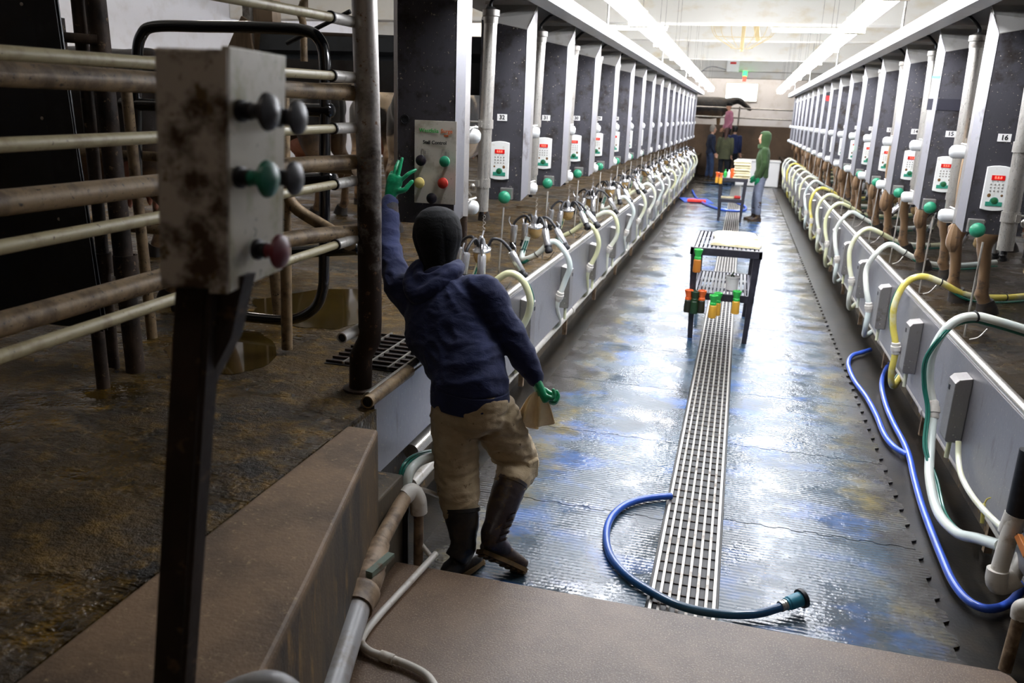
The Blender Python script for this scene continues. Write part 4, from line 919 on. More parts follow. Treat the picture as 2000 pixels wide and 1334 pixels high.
# ================================================================== TABLES
M['plastic_dark'] = simple('black_plastic_shelf', '#26242b', .4, 0, '#34323a', 15, .5, .7)
M['slat'] = simple('grey_slats', '#6c6a74', .35, 0)
M['towel'] = simple('cream_towel', '#e9deb4', .9, 0, '#d8cb9c', 12, .5, .7, sheen=.4)
M['cup_green'] = simple('green_dip_cup', '#34b04a', .35); M['cup_orange'] = simple('orange_dip_cup', '#e0642a', .35)
M['cup_yellow'] = simple('yellow_dip_liquid', '#d8a23a', .3); M['cup_dark'] = simple('dark_dip_liquid', '#2a2a1e', .3); M['cup_olive'] = simple('dark_green_cup', '#1f3a22', .35)
M['cup_amber'] = simple('amber_dip', '#b5702a', .3)
def table(x0, x1, y0, y1, H, lab):
    t = thing('utility_table', lab, 'table', ((x0+x1)/2, (y0+y1)/2, 0)); fr = .035
    def shelf(z, ins, nm):
        a, b_, c, d_ = x0+ins, x1-ins, y0+ins, y1-ins
        b = B(); h_ = .075
        b.span((a, c, z-h_), (b_, c+fr, z)); b.span((a, d_-fr, z-h_), (b_, d_, z)); b.span((a, c, z-h_), (a+fr, d_, z)); b.span((b_-fr, c, z-h_), (b_, d_, z))
        sh = b.build(nm, M['plastic_dark'], t, smooth=False, bevel=.004)
        b = B(); n = 15
        for i in range(n):
            xx = a+fr+(b_-a-2*fr)*(i+.5)/n
            b.span((xx-.013, c+fr, z-.02), (xx+.013, d_-fr, z-.004))
        for yy in (c+(d_-c)/3, c+2*(d_-c)/3): b.span((a+fr, yy-.02, z-.05), (b_-fr, yy+.02, z-.021))
        b.build('slats', M['slat'], sh, smooth=False)
    shelf(H, 0, 'top_shelf'); shelf(H*.52, .03, 'lower_shelf')
    for sx in (0, 1):
        for sy in (0, 1):
            xt, yt = (x1-.045 if sx else x0+.045), (y1-.045 if sy else y0+.045); xb, yb = xt+(-.035 if sx else .035), yt+(-.03 if sy else .03)
            b = B(); b.rings([[V((cx+q*w_, cy+r_*w_, z)) for q, r_ in ((-1, -1), (1, -1), (1, 1), (-1, 1))] for cx, cy, z, w_ in ((xb, yb, 0, .025), (xt, yt, H-.06, .036))]); b.build('leg', M['plastic_dark'], t, smooth=False, bevel=.005)
    return t
T1 = (-.40, .315, 8.55, 9.95, .975); T2 = (-.43, .21, 19.35, 20.3, .975)
table(*T1, 'black slatted two-tier utility table standing over the drain, nearer of the two')
table(*T2, 'black slatted two-tier utility table farther down the pit beside the green-hooded worker')
def cup(c, top, body, lab, grp, lower=None, hang=True):
    """hand dip cup: flared mouth, narrow neck, bottle body; c = mouth centre"""
    t = thing('dip_cup', lab, 'dip cup', c, grp); c = V(c)
    b = B(); b.lathe(c, (0, 0, -1), [(.012, .03), (0, .033), (-.002, .043), (.004, .046), (.03, .04), (.06, .03), (.075, .029), (.08, .034), (.1, .034), (.102, .028)], 16, cap=False); b.build('mouth', M[top], t)
    b = B(); b.lathe(c, (0, 0, -1), [(.02, .03), (.021, .002)], 14); b.build('liner', M['cup_yellow' if top != 'cup_orange' else 'cup_orange'], t)
    b = B(); b.lathe(c, (0, 0, -1), [(.1, .028), (.11, .037), (.22, .041), (.235, .038), (.236, .01)], 16); b.build('bottle', M[body], t)
    if hang: b = B(); b.tube([c+V((0, .035, -.01)), c+V((0, .07, .0)), c+V((0, .085, -.03))], .005, 6); b.build('hook', M[top], t)
x0, x1, y0, y1, H = T1; g = 'dip cups hung on the near utility table'
cup((-.315, y0-.05, .965), 'cup_green', 'cup_amber', 'green-mouthed dip cup with amber bottle hanging from the top shelf', g)
cup((-.37, y0-.03, .535), 'cup_orange', 'cup_dark', 'orange-mouthed dark dip cup leftmost on the lower shelf of the near table', g)
cup((-.305, y0-.05, .53), 'cup_olive', 'cup_olive', 'dark green dip cup hanging between the two orange-mouthed cups', g)
cup((-.235, y0-.03, .54), 'cup_orange', 'cup_dark', 'orange-mouthed dark dip cup right of the dark green one', g)
cup((-.075, y0-.03, .53), 'cup_green', 'cup_yellow', 'green and yellow dip cup tucked behind another at mid shelf', g)
cup((-.115, y0-.12, .52), 'cup_green', 'cup_yellow', 'green and yellow dip cup in front of its twin at mid shelf', g)
cup((.11, y0-.03, .565), 'cup_green', 'cup_yellow', 'green and yellow dip cup hanging alone at the right', g)
t = thing('small_bucket', 'small white bucket on the lower shelf of the near table', 'bucket', (.05, 8.85, .507))
b = B(); b.lathe((.05, 8.85, .507), (0, 0, 1), [(0, .055), (.005, .06), (.13, .068), (.135, .074), (.15, .074), (.152, .066), (.14, .064), (.02, .056)], 24, cap=False); b.build('pail', M['sign_white'], t)
b = B(); b.cyl((.05, 8.85, .52), (.05, 8.85, .6), .05, n=12); b.tube([(.03, 8.85, .6), (.04, 8.84, .66), (.06, 8.85, .70)], .008, 6); b.tube([(.07, 8.86, .6), (.06, 8.86, .66), (.03, 8.85, .67)], .007, 6); b.build('brushes_inside', M['cup_olive'], t)
def towel(c, sx, sy, h, rz, lab, seed, grp=None, droop=0.):
    b = B(); n, k = 22, 16; rr = random.Random(seed); top = []; bot = []
    R = Matrix.Rotation(rz, 3, 'Z'); c = V(c)
    def hgt(u, v): return h*(1-.5*(max(abs(u), abs(v))**6))+.018*noise.noise(V((u*2.3+seed, v*2.3, 0)))+.006*noise.noise(V((u*9+seed, v*5, 3)))
    def pos(u, v, z): 
        e = 1+.07*noise.noise(V((u*1.7+seed, v*1.7, 9)))
        return c+R @ V((u*sx/2*e, v*sy/2*e, 0))+V((0, 0, z))
    v_, f_ = [], []
    for j in range(k+1):
        for i in range(n+1):
            u, w_ = -1+2*i/n, -1+2*j/k; v_.append(pos(u, w_, max(.012, hgt(u, w_))))
    o2 = len(v_)
    for j in range(k+1):
        for i in range(n+1): u, w_ = -1+2*i/n, -1+2*j/k; v_.append(pos(u, w_, .0))
    for j in range(k):
        for i in range(n):
            a = j*(n+1)+i; f_.append((a, a+1, a+n+2, a+n+1)); f_.append((o2+a, o2+a+n+1, o2+a+n+2, o2+a+1))
    for i in range(n): a = i; f_.append((a, o2+a, o2+a+1, a+1)); a = k*(n+1)+i; f_.append((a, a+1, o2+a+1, o2+a))
    for j in range(k): a = j*(n+1); f_.append((a, a+n+1, o2+a+n+1, o2+a)); a += n; f_.append((a, o2+a, o2+a+n+1, a+n+1))
    b.add(v_, f_); return tag(b.build('folded_towel', M['towel']), lab, 'towel', grp)
towel((.06, 8.98, .976), .50, .44, .045, -.12, 'cream folded towel at the near edge of the first utility table', 1.3, 'towels on the near table')
towel((.04, 9.45, .976), .46, .46, .06, .05, 'cream folded towel farther back on the first utility table', 5.1, 'towels on the near table')
for i in range(7):
    towel((.06+.01*math.sin(i*2), 19.62+.01*math.cos(i*3), .976+i*.058), .36, .36, .052, .04*math.sin(i*5), 'cream towel in the stack on the far utility table, %s from the bottom' % words_n[i].replace('nearest', 'first'), i*2.7, 'towel stack on the far table')
g = 'dip cups on the far utility table'
cup((-.465, 19.37, 1.09), 'cup_orange', 'cup_yellow', 'orange-mouthed yellow dip cup leftmost on the far table edge', g)
cup((-.385, 19.31, 1.08), 'cup_orange', 'cup_yellow', 'orange-mouthed yellow dip cup second on the far table edge', g)
for i, (x, c) in enumerate(((-.3, 'cup_green'), (-.22, 'sign_white'))):
    b = B(); b.lathe((x, 19.5, .976), (0, 0, 1), [(0, .03), (.01, .035), (.12, .035), (.14, .015), (.18, .013), (.182, .004)], 14); tag(b.build('spray_bottle', M[c]), ('green', 'white')[i]+' bottle standing left of the towel stack', 'bottle')
b = B(); b.lathe((-.14, 19.5, .976), (0, 0, 1), [(0, .045), (.01, .05), (.2, .05), (.21, .01)], 14); tag(b.build('orange_bottle', M['cup_orange']), 'orange container touching the left side of the towel stack', 'bottle')
towel((-.15, 19.7, .508), .42, .2, .03, .1, 'crumpled white rag on the lower shelf of the far table', 8.8)
b = B(); b.lathe((-.05, 19.6, .545), (1, 0, 0), [(0, .03), (.14, .03)], 12); tag(b.build('red_roll', M['red_tape']), 'small red roll lying on the far table\'s lower shelf', 'roll')
# ================================================================== FAR END
t = thing('fan_cage', 'yellowed wire fan cage hanging under the ceiling beyond the first beam', 'fan', (-.2, 17.0, 3.9))
c = V((-.2, 16.8, 3.98)); b = B()
for k in range(9):
    a = PI*k/8; b.tube([c+V((.62*math.cos(a), 0, 0)), c+V((.5*math.cos(a), -.12, -.25)), c+V((.18*math.cos(a), -.2, -.45))], .006, 5)
for r_, dy, dz in ((.62, 0, 0), (.52, -.12, -.24), (.2, -.2, -.45)):
    b.tube([c+V((r_*math.cos(a*PI/8), dy, dz-.02*math.sin(a*PI/8))) for a in range(9)], .007, 5)
M['cage'] = simple('yellowed_wire', '#cdb98a', .5)
b.build('cage', M['cage'], t)
b = B(); b.cyl(c+V((0, .05, -.5)), c+V((0, .05, .56)), .035, n=10); b.cyl(c+V((.1, .1, .5)), c+V((.28, .1, -.3)), .05, n=8); b.build('motor_mount', M['cage'], t)
p = ony(1432, 128, 30.94); t = thing('control_cabinet', 'small white electrical box with red print on the far beam', 'electrical box', tuple(p))
B().box(p, (.42, .12, .42)).build('box', M['sign_white'], t, smooth=False, bevel=.01); B().box(p+V((0, -.062, .08)), (.2, .004, .07)).build('red_print', M['red_tape'], t, smooth=False)
p = ony(1455, 145, 30.8); t = thing('signal_lamp', 'small green and red signal light under the far beam', 'signal light', tuple(p))
B().box(p+V((0, 0, .16)), (.14, .1, .12)).build('bracket', M['fix'], t, smooth=False); b = B(); b.cyl(p+V((0, 0, .1)), p+V((0, 0, -.06)), .07, n=12); b.build('green_lens', emit('green_signal', '#30ff60', 5, '#20a040'), t); b = B(); b.cyl(p+V((0, 0, -.06)), p+V((0, 0, -.24)), .06, n=12); b.build('red_lens', emit('red_signal', '#ff5040', 3, '#c03020'), t)
b = B(); b.tube([ony(1365, 148, 30.7), ony(1375, 136, 30.7), ony(1392, 130, 30.7), ony(1418, 136, 30.8)], .018, 6); tag(b.build('conduit', M['pvc_grey']), 'grey conduit bending down beside the white electrical box', 'conduit')
t = thing('wash_trough', 'bright white low block at the end of the pit behind the green-hooded worker', 'trough', (.35, 30.8, 0))
B().span((-.10, 30.6, 0), (1.35, 31.4, .88)).build('body', M['sign_white'], t, smooth=False, bevel=.03); B().span((-.13, 30.57, .84), (1.38, 31.43, .9)).build('lid', M['sign_white'], t, smooth=False, bevel=.02)
t = thing('alley_rail', 'steel rails in front of the black cow at the end wall', 'rail', (-.3, 35.35, 2.02))
for z in (2.35, 2.72): b = B(); b.cyl((-5, 35.35, z), (5, 35.35, z-.08), .03, n=8); b.build('rail', M['galv'], t)
for x in (-3, -.25, 2.4): b = B(); b.cyl((x, 35.35, 2.0), (x, 35.35, 2.75), .03, n=8); b.build('upright', M['galv'], t)
t = thing('red_clamp', 'red plastic tool on a blue mat at the far left of the pit', 'tool', (-1.1, 23.5, 0))
b = B(); b.box((-1.05, 23.3, .06), (.5, .16, .07), rz=.1); b.box((-1.05, 23.45, .06), (.45, .06, .06), rz=-.3); b.build('body', M['red_tape'], t, smooth=False, bevel=.01)
b = B(); b.box((-1.1, 23.9, .012), (.8, 1.2, .02), rz=.2); tag(b.build('blue_sheet', M['hose_blue'], smooth=False), 'blue plastic sheet on the floor under the red tool', 'sheet')
t = thing('blue_hose', 'thin blue hose snaking across the pit beyond the far table', 'hose', (-.5, 21.5, 0)); b = B(); b.tube([onz(1352, 372, .03), onz(1362, 388, .03), onz(1385, 402, .03), onz(1420, 411, .03), onz(1452, 411, .03), onz(1456, 404, .03), onz(1440, 396, .03), onz(1415, 386, .03)], .03, 8); b.build('hose', M['hose_blue'], t)

# puddles on the left deck
M['puddle'] = simple('brown_puddle_water', '#2f240c', .05, 0, '#3d3012', 4, .4, .7, spec=.7)
for k, (pts, lab) in enumerate(((((-3.2, 5.0), (-2.9, 5.5), (-2.5, 5.5), (-2.25, 4.9), (-2.3, 4.5), (-2.6, 4.45), (-2.95, 4.6)), 'shiny brown puddle between the loop gate and the gate post'), (((-3.1, 4.0), (-2.8, 4.25), (-2.45, 4.0), (-2.3, 3.65), (-2.5, 3.45), (-2.85, 3.6)), 'brown puddle nearer the toothed mat edge'))):
    P = spline([V((x, y, 0)) for x, y in pts]+[V((pts[0][0], pts[0][1], 0))], 8)[:-1]
    P = [p*(1)+V((.05*noise.noise(p*6), .05*noise.noise(p*6+V((5, 0, 0))), 0)) for p in P]
    tag(B().prism([(p.x, p.y) for p in P], .9, .9035).build('puddle', M['puddle'], smooth=False), lab, 'puddle', 'puddles on the left deck')
# ================================================================== PEOPLE
M['skin'] = simple('skin', '#c99a80', .5); M['skin'].node_tree.nodes['Principled BSDF'].inputs['Subsurface Weight'].default_value = .1
def cloth(name, c, c2, fade=None, rough=.85, s=5, weave=220, c3=None, lo=.48, hi=.7, sheen=.06):
    q = N(name); p = q.pos(); col = q.mix(q.ramp(q.noise(p, s, 5, .6), lo, hi), hexc(c), hexc(c2))
    if c3: col = q.mix(q.ramp(q.noise(p, 26, 4, .7), .62, .7), col, hexc(c3))
    q.l.new(col, q.b.inputs['Base Color']); q.set(rough=rough, sheen=sheen, spec=.25); q.bump(q.mth('ADD', q.mth('MULTIPLY', q.noise(q.mapped(p, (1, 1, 1.7)), 13, 3, .55, 1.2), 6.), q.noise(p, weave, 2, .5)), .28, .0035); return q.m
M['navy'] = cloth('navy_fleece', '#1b2140', '#222a4e'); M['khaki'] = cloth('khaki_canvas', '#9d8b6e', '#ad9c80', c3='#5c4932', s=7)
M['knit'] = cloth('black_knit', '#0b0b0d', '#121315', weave=160, sheen=0.); M['boot'] = simple('muddy_rubber_boot', '#2b2022', .38, 0, '#54401f', 9, .5, .66, '#6c5126', 28, .62, .72, bump=.2, bscale=50)
M['boot_dark'] = simple('black_rubber_boot', '#151211', .4, 0, '#33281a', 9, .52, .7, bump=.15)
M['sole'] = simple('mud_caked_sole', '#5a431c', .7, 0, '#2c2010', 14, .45, .62, bump=.4, bscale=40)
M['glove'] = simple('green_nitrile', '#0f8a5a', .32, 0, '#0c6f49', 14, .45, .65, bump=.25, bscale=45)
M['cuff_dirt'] = cloth('dirty_dark_cuff', '#201e22', '#4f3a22')
def limb(b, pts, side=None):
    """tapered limb through (point, radius) pairs"""
    P = [V(p) for p, r in pts]; R = [r for p, r in pts]; n = len(P)
    Q = spline(P, 6); m = len(Q)-1
    def rad(t): x = t*(n-1); i = min(int(x), n-2); f = x-i; return R[i]*(1-f)+R[i+1]*f
    b.tube(Q, rad, 14, smooth=False)
    b.ell(P[0], (R[0],)*3, 12, 8); b.ell(P[-1], (R[-1],)*3, 12, 8)
def hand(t, wr, d, s, curls, r=.0095, name='glove', mat='glove', sc=1., thumb=(.55, .75, .3), voxel=.0045, spread=(.06, .02, -.03, -.09)):
    """wr wrist, d towards the knuckles, s towards the thumb; curls = (base, mid, tip) per finger, index first"""
    d = V(d).normalized(); s = (V(s)-d*V(s).dot(d)).normalized(); nn = s.cross(d).normalized()   # nn = away from the palm or toward it
    pal = nn
    wr = V(wr); b = B()
    b.loft([(wr-d*.035*sc, .030*sc, .023*sc), (wr, .029*sc, .021*sc), (wr+d*.03*sc, .037*sc, .021*sc), (wr+d*.07*sc, .043*sc, .019*sc), (wr+d*.095*sc, .041*sc, .015*sc), (wr+d*.104*sc, .034*sc, .009*sc)], s, 16, 2.6)
    L = ((.043, .026, .021), (.047, .030, .023), (.044, .028, .022), (.034, .021, .019))
    for k in range(4):
        base = wr+d*(.088-.003*abs(k-1)-(.008 if k == 3 else 0))*sc+s*(.031-.0205*k)*sc
        a = curls[k]; dirn = (d+s*spread[k]*1.6).normalized(); ang = 0; p = base; pts = [(p-dirn*.01, r*1.12*sc)]
        for j in range(3):
            ang += a[j]; dd = dirn*math.cos(ang)-pal*math.sin(ang); p = p+dd*L[k][j]*sc; pts.append((p, r*sc*(1.04-.09*j)))
        limb(b, pts)
    th = wr+d*.03*sc+s*.03*sc; td = (s*thumb[0]+d*thumb[1]-pal*thumb[2]).normalized()
    td2 = (s*(thumb[0]*.35)+d*(thumb[1]+.25)-pal*thumb[2]*1.2).normalized()
    limb(b, [(wr+d*.015*sc+s*.014*sc, .017*sc), (th, .0155*sc), (th+td*.036*sc, .0125*sc), (th+td*.036*sc+td2*.03*sc, .0115*sc), (th+td*.036*sc+td2*.054*sc, .0095*sc)])
    return fuse(b, name, M[mat], t, voxel*sc, 2, .0008, (30, 30, 50))
def boot(t, shaft, ankle, heel, toe, r_top, mat, name='rubber_boot', up=None, sole='sole', wide=.05):
    """shaft = top centre, ankle, heel and toe points on the sole line"""
    shaft, ankle, heel, toe = map(V, (shaft, ankle, heel, toe))
    fd = (toe-heel).normalized(); side = fd.cross((shaft-ankle).normalized()).normalized(); upv = side.cross(fd).normalized()
    b = B(); mid = shaft*.5+ankle*.5
    b.loft([(shaft, r_top, r_top), (shaft*.75+ankle*.25, r_top*.97, r_top*.97), (mid, r_top*.9, r_top*.92), (shaft*.2+ankle*.8, r_top*.72, r_top*.8), (ankle, r_top*.68, r_top*.78), (ankle*.55+heel*.45+upv*.02, r_top*.6, r_top*.66)], side, 20)
    L = (toe-heel).length
    b.loft([(heel+upv*.045, .032, .034), (heel+fd*L*.15+upv*.05, wide*.82, .05), (heel+fd*L*.35+upv*.052, wide*.8, .052), (heel+fd*L*.6+upv*.045, wide*.98, .042), (heel+fd*L*.82+upv*.038, wide, .036), (heel+fd*L*.96+upv*.034, wide*.75, .03), (heel+fd*L+upv*.032, wide*.4, .02)], side, 18, 2.4)
    limb(b, [(ankle-upv*.01, r_top*.66), (heel+fd*L*.42+upv*.062, .05)])
    o = fuse(b, name, M[mat], t, .008, 4, .0022, (12, 12, 30))
    b = B(); outl = []
    for i in range(15):
        u = i/14; w_ = wide*(.72+.34*math.sin(min(1, u*1.05)*PI*.9)**.8)*(1 if u < .93 else .75); outl.append((u, w_))
    pts = [heel+fd*(L*u*1.03-.008)+side*w_ for u, w_ in outl]+[heel+fd*(L*u*1.03-.008)-side*w_ for u, w_ in reversed(outl)]
    b.extr([p-upv*.0 for p in pts], upv*.022)
    for k in range(7): u = .08+k*.14; b.box(heel+fd*L*u-upv*.005, (.001, .001, .001))
    for k in range(8):
        if k == 3: continue
        c = heel+fd*L*(.06+k*.125)-upv*.006; Mx = Matrix((fd, side, upv)).transposed(); b.box(c, (.018, wide*1.5, .007), rot=Mx)
    b.build('sole', M[sole], o, smooth=False)
    b = B(); ax = (ankle-shaft).normalized()
    b.lathe(shaft, ax, [(.012, r_top*.8), (-.004, r_top*.86), (-.006, r_top*1.04), (.012, r_top*1.05), (.016, r_top*.99)], 22, cap=False); b.build('top_band', M[mat], o)
    return o
def head(t, c, up, face, sc=1., hair=None, name='body_head', voxel=.009, b=None):
    """adds a head with brow, nose, chin, ears to builder b"""
    up = V(up).normalized(); face = V(face); face = (face-up*face.dot(up)).normalized(); side = face.cross(up).normalized(); c = V(c)
    Mx = Matrix((side, face, up)).transposed()
    b.ell(c+up*.015*sc, (.074*sc, .094*sc, .112*sc), 18, 12, Mx)
    b.ell(c-up*.055*sc+face*.03*sc, (.056*sc, .06*sc, .062*sc), 14, 9, Mx)       # jaw
    b.ell(c-up*.095*sc+face*.065*sc, (.024*sc, .02*sc, .018*sc), 10, 7, Mx)      # chin
    b.ell(c+up*.03*sc+face*.082*sc, (.045*sc, .014*sc, .012*sc), 10, 7, Mx)      # brow
    limb(b, [(c+up*.018*sc+face*.088*sc, .008*sc), (c-up*.018*sc+face*.112*sc, .0125*sc)])
    b.ell(c-up*.055*sc+face*.088*sc, (.024*sc, .01*sc, .009*sc), 10, 7, Mx)      # lips
    for k in (-1, 1):
        b.ell(c+side*k*.077*sc-up*.003*sc-face*.005*sc, (.011*sc, .02*sc, .031*sc), 10, 7, Mx)
        b.ell(c+side*k*.04*sc-up*.02*sc+face*.062*sc, (.022*sc, .02*sc, .02*sc), 8, 6, Mx)
    return Mx
def eyes(t, c, up, face, sc, Mx):
    face = Mx.col[1]; up = Mx.col[2]; side = Mx.col[0]
    for k in (-1, 1):
        b = B(); b.ell(V(c)+side*k*.03*sc+up*.008*sc+face*.083*sc, (.012*sc, .008*sc, .008*sc), 10, 7, Mx); e = b.build('eye', M['sign_white'], t)
        b = B(); b.ell(V(c)+side*k*.03*sc+up*.008*sc+face*.0895*sc, (.005*sc, .003*sc, .005*sc), 8, 6, Mx); b.build('iris', M['black'], e)
# ---------------- the worker at the panel, seen from behind
J = {k: V(v) for k, v in dict(
    pelvis=ony(922, 782, 3.68), waist=ony(912, 725, 3.76), chest=ony(875, 635, 3.92), shl=ony(862, 572, 4.0), neck=ony(858, 532, 4.04),
    Ls=ony(781, 558, 4.08), Rs=ony(950, 572, 3.92), Le=ony(759, 478, 4.26), Lw=ony(762, 388, 4.46), Re=ony(1006, 668, 3.86), Rw=ony(1046, 742, 3.84),
    head=ony(855, 462, 4.10), Lh=ony(887, 808, 3.66), Rh=ony(965, 810, 3.74), Lk=ony(892, 925, 3.60), Rk=ony(1012, 905, 3.86), La=ony(906, 1065, 3.46), Ra=ony(962, 1048, 3.50),
    Lc=ony(902, 1005, 3.52), Rc=ony(998, 948, 3.70)).items()}
wk = thing('person', 'person in navy hoodie, black knit cap, khaki trousers and rubber boots pressing the panel knobs', 'person', (J['pelvis'].x, J['pelvis'].y, 0))
SD = V((.66, -.26, .03)).normalized(); FW = V((.30, .95, 0)).normalized()
b = B()
b.loft([(J['pelvis'], .15, .10), (J['waist'], .13, .09), (J['chest'], .16, .1), (J['shl'], .15, .07), (J['neck'], .06, .06)], SD, 18)
limb(b, [(J['shl'], .06), (J['neck'], .052), (J['head'], .05)])
for a in (('shl', 'Ls', 'Le', 'Lw'), ('shl', 'Rs', 'Re', 'Rw')): limb(b, [(J[a[0]], .06), (J[a[1]], .05), (J[a[2]], .038), (J[a[3]], .026)])
for a in (('Lh', 'Lk', 'La'), ('Rh', 'Rk', 'Ra')): limb(b, [(J[a[0]], .085), (J[a[1]], .055), (J[a[2]], .04)])
upv = V((-.08, .12, 1)); fc = V((-.25, .97, 0)); Mx = head(wk, J['head'], upv, fc, 1.06, b=b)
fuse(b, 'body', M['skin'], wk, .011, 3); eyes(wk, J['head'], upv, fc, 1.06, Mx)
# knit cap pulled over head and neck
b = B(); h = J['head']; U = V(upv).normalized()
b.loft([(h+U*.160, .012, .012), (h+U*.153, .05, .05), (h+U*.135, .086, .09), (h+U*.10, .115, .12), (h+U*.05, .130, .134), (h+U*.0, .133, .137), (h-U*.05, .120, .124), (h-U*.10, .103, .108), (h-U*.15, .09, .098), (h-U*.2, .088, .095), (h-U*.215, .08, .085)], Mx.col[0], 28)
cut = []
o = fuse(b, 'knit_cap', M['knit'], wk, .008, 3)
me = o.data
off = V(wk['_o'])
for v in me.vertices:
    p = v.co+off-h; a = math.atan2(p.dot(Mx.col[0]), -p.dot(Mx.col[1])); z = p.dot(U)
    w = max(0, min(1, (.10-z)/.15))
    r = 1+w*(.05*abs(math.cos(a*4.5+z*5))**.5-.03+.02*math.cos(a*5+1.2))*(1 if z > -.17 else .4)
    # face opening: pull the front in behind the brow line
    q = p.copy(); ax = U*z; rad_ = q-ax; v.co = h-off+ax+rad_*r*(.80 if (p.dot(Mx.col[1]) > .07 and -.13 < z < .035) else 1)
# hoodie
b = B(); pv, wa, chh, sh, nk = J['pelvis'], J['waist'], J['chest'], J['shl'], J['neck']
hem = ony(918, 768, 3.70)
b.loft([(hem-V((0, 0, .004)), .196, .150), (hem+V((-.005, .005, .03)), .205, .158), (wa+V((0, 0, .02)), .198, .152), (wa*.5+chh*.5, .208, .152), (chh+V((-.012, 0, 0)), .242, .158), (chh*.45+sh*.55, .232, .145), (sh+V((0, 0, -.005)), .205, .115), (sh*.5+nk*.5+V((0, 0, .01)), .13, .10), (nk+V((0, 0, .0)), .085, .09)], SD, 26, 2.3)
limb(b, [(sh*.4+J['Ls']*.6, .085), (J['Ls'], .083), (J['Ls']*.5+J['Le']*.5, .070), (J['Le'], .064), (J['Le']*.5+J['Lw']*.5, .056), (J['Lw']*.92+J['Le']*.08, .044)])
limb(b, [(chh*.6+J['Ls']*.4-V((.0, 0, .03)), .10), (J['Ls']-V((0, 0, .02)), .08)])
limb(b, [(sh*.4+J['Rs']*.6, .088), (J['Rs'], .086), (J['Rs']*.5+J['Re']*.5, .080), (J['Re'], .074), (J['Re']*.5+J['Rw']*.5, .064), (J['Rw']*.93+J['Re']*.07, .046)])
limb(b, [(chh*.5+J['Rs']*.5, .10), (J['Rs']-V((0, 0, .03)), .08)])
hood_o = fuse(b, 'hoodie', M['navy'], wk, .0095, 5, .008, (7, 7, 13), seed=3.)
b = B(); n0 = nk
ring = [n0+SD*.105+FW*.05+V((0, 0, .03)), n0+SD*.125-FW*.04+V((0, 0, .015)), n0+SD*.08-FW*.13-V((0, 0, .055)), n0-FW*.165-V((0, 0, .10)), n0-SD*.085-FW*.13-V((0, 0, .055)), n0-SD*.12-FW*.04+V((0, 0, .015)), n0-SD*.105+FW*.05+V((0, 0, .03))]
b.tube(ring, lambda t: .034+.016*math.sin(PI*t), 12, 6)
ring2 = [n0+SD*.095+FW*.06+V((0, 0, .05)), n0+SD*.10-FW*.04+V((0, 0, .04)), n0+SD*.06-FW*.10+V((0, 0, .005)), n0-FW*.115-V((0, 0, .02)), n0-SD*.06-FW*.10+V((0, 0, .005)), n0-SD*.10-FW*.04+V((0, 0, .04)), n0-SD*.09+FW*.06+V((0, 0, .05))]
b.tube(ring2, .026, 10, 6)
b.loft([(n0-FW*.10+V((0, 0, .0)), .08, .05), (n0-FW*.13-V((0, 0, .07)), .105, .045), (n0-FW*.15-V((0, 0, .13)), .09, .035), (n0-FW*.145-V((0, 0, .17)), .04, .02)], SD, 14)
fuse(b, 'hood', M['navy'], hood_o, .009, 5, .004, (14, 14, 30), seed=8.)
b = B()
for c_, d_, r_ in ((J['Lw'], (J['Lw']-J['Le']).normalized(), .044), (J['Rw'], (J['Rw']-J['Re']).normalized(), .046)):
    b = B(); b.lathe(c_-d_*.13, d_, [(0, r_*1.15), (0, r_*1.22), (.04, r_*1.17), (.08, r_*1.1), (.1, r_*1.02), (.102, r_*.9)], 20, cap=False); b.build('sleeve_cuff', M['cuff_dirt'], hood_o)
b = B(); b.loft([(hem+V((0, 0, .03)), .203, .160), (hem-V((0, 0, .02)), .206, .170), (hem-V((0, 0, .062)), .203, .172)], SD, 30, 2.3); b.build('hem_band', M['navy'], hood_o)
# trousers
b = B()
b.loft([(hem+V((0, 0, .05)), .160, .112), (hem+V((0, 0, .0)), .172, .126), (J['pelvis']-V((0, 0, .01)), .186, .142), (J['pelvis']-V((-.0, .01, .09)), .18, .145), (J['pelvis']-V((-.0, .01, .15)), .12, .11)], SD, 22, 2.3)
limb(b, [(J['Lh'], .118), (J['Lh']*.5+J['Lk']*.5, .116), (J['Lk'], .108), (J['Lk']*.5+J['Lc']*.5, .102), (J['Lc']+V((0, 0, .01)), .088)])
limb(b, [(J['Rh'], .124), (J['Rh']*.5+J['Rk']*.5, .118), (J['Rk'], .106), (J['Rk']*.5+J['Rc']*.5, .092), (J['Rc']+V((0, 0, .02)), .083)])
tr = fuse(b, 'trousers', M['khaki'], wk, .0085, 3, .009, (8, 8, 21), seed=12.)
p = J['Rk']+V((.085, -.05, .0)); b = B(); b.box(p, (.03, .10, .11), rot=Matrix.Rotation(-.35, 3, 'Z')); b.build('cargo_pocket', M['khaki'], tr, bevel=.012)
boot(wk, J['Lc']+V((0, 0, .03)), J['La'], V((-1.17, 3.36, .0)), V((-1.08, 3.62, .0)), .088, 'boot_dark', wide=.055)
ht = ony(938, 1082, 3.46); tt = ony(1006, 1112, 3.56); tt.z = max(tt.z, .0); 
rb = boot(wk, J['Rc']+V((0, 0, .02)), J['Ra'], ht, ht+(tt-ht).normalized()*.27, .084, 'boot', wide=.05)
b = B()
ax = (J['Ra']-J['Rc']).normalized()
for k in range(5):
    c_ = J['Rc']+ax*(.12+.035*k)+V((.055, -.055, .0)); b.box(c_, (.06, .02, .006), rot=Matrix.Rotation(-.5, 3, 'Y'))
b.build('ridges', M['boot'], rb, smooth=False)
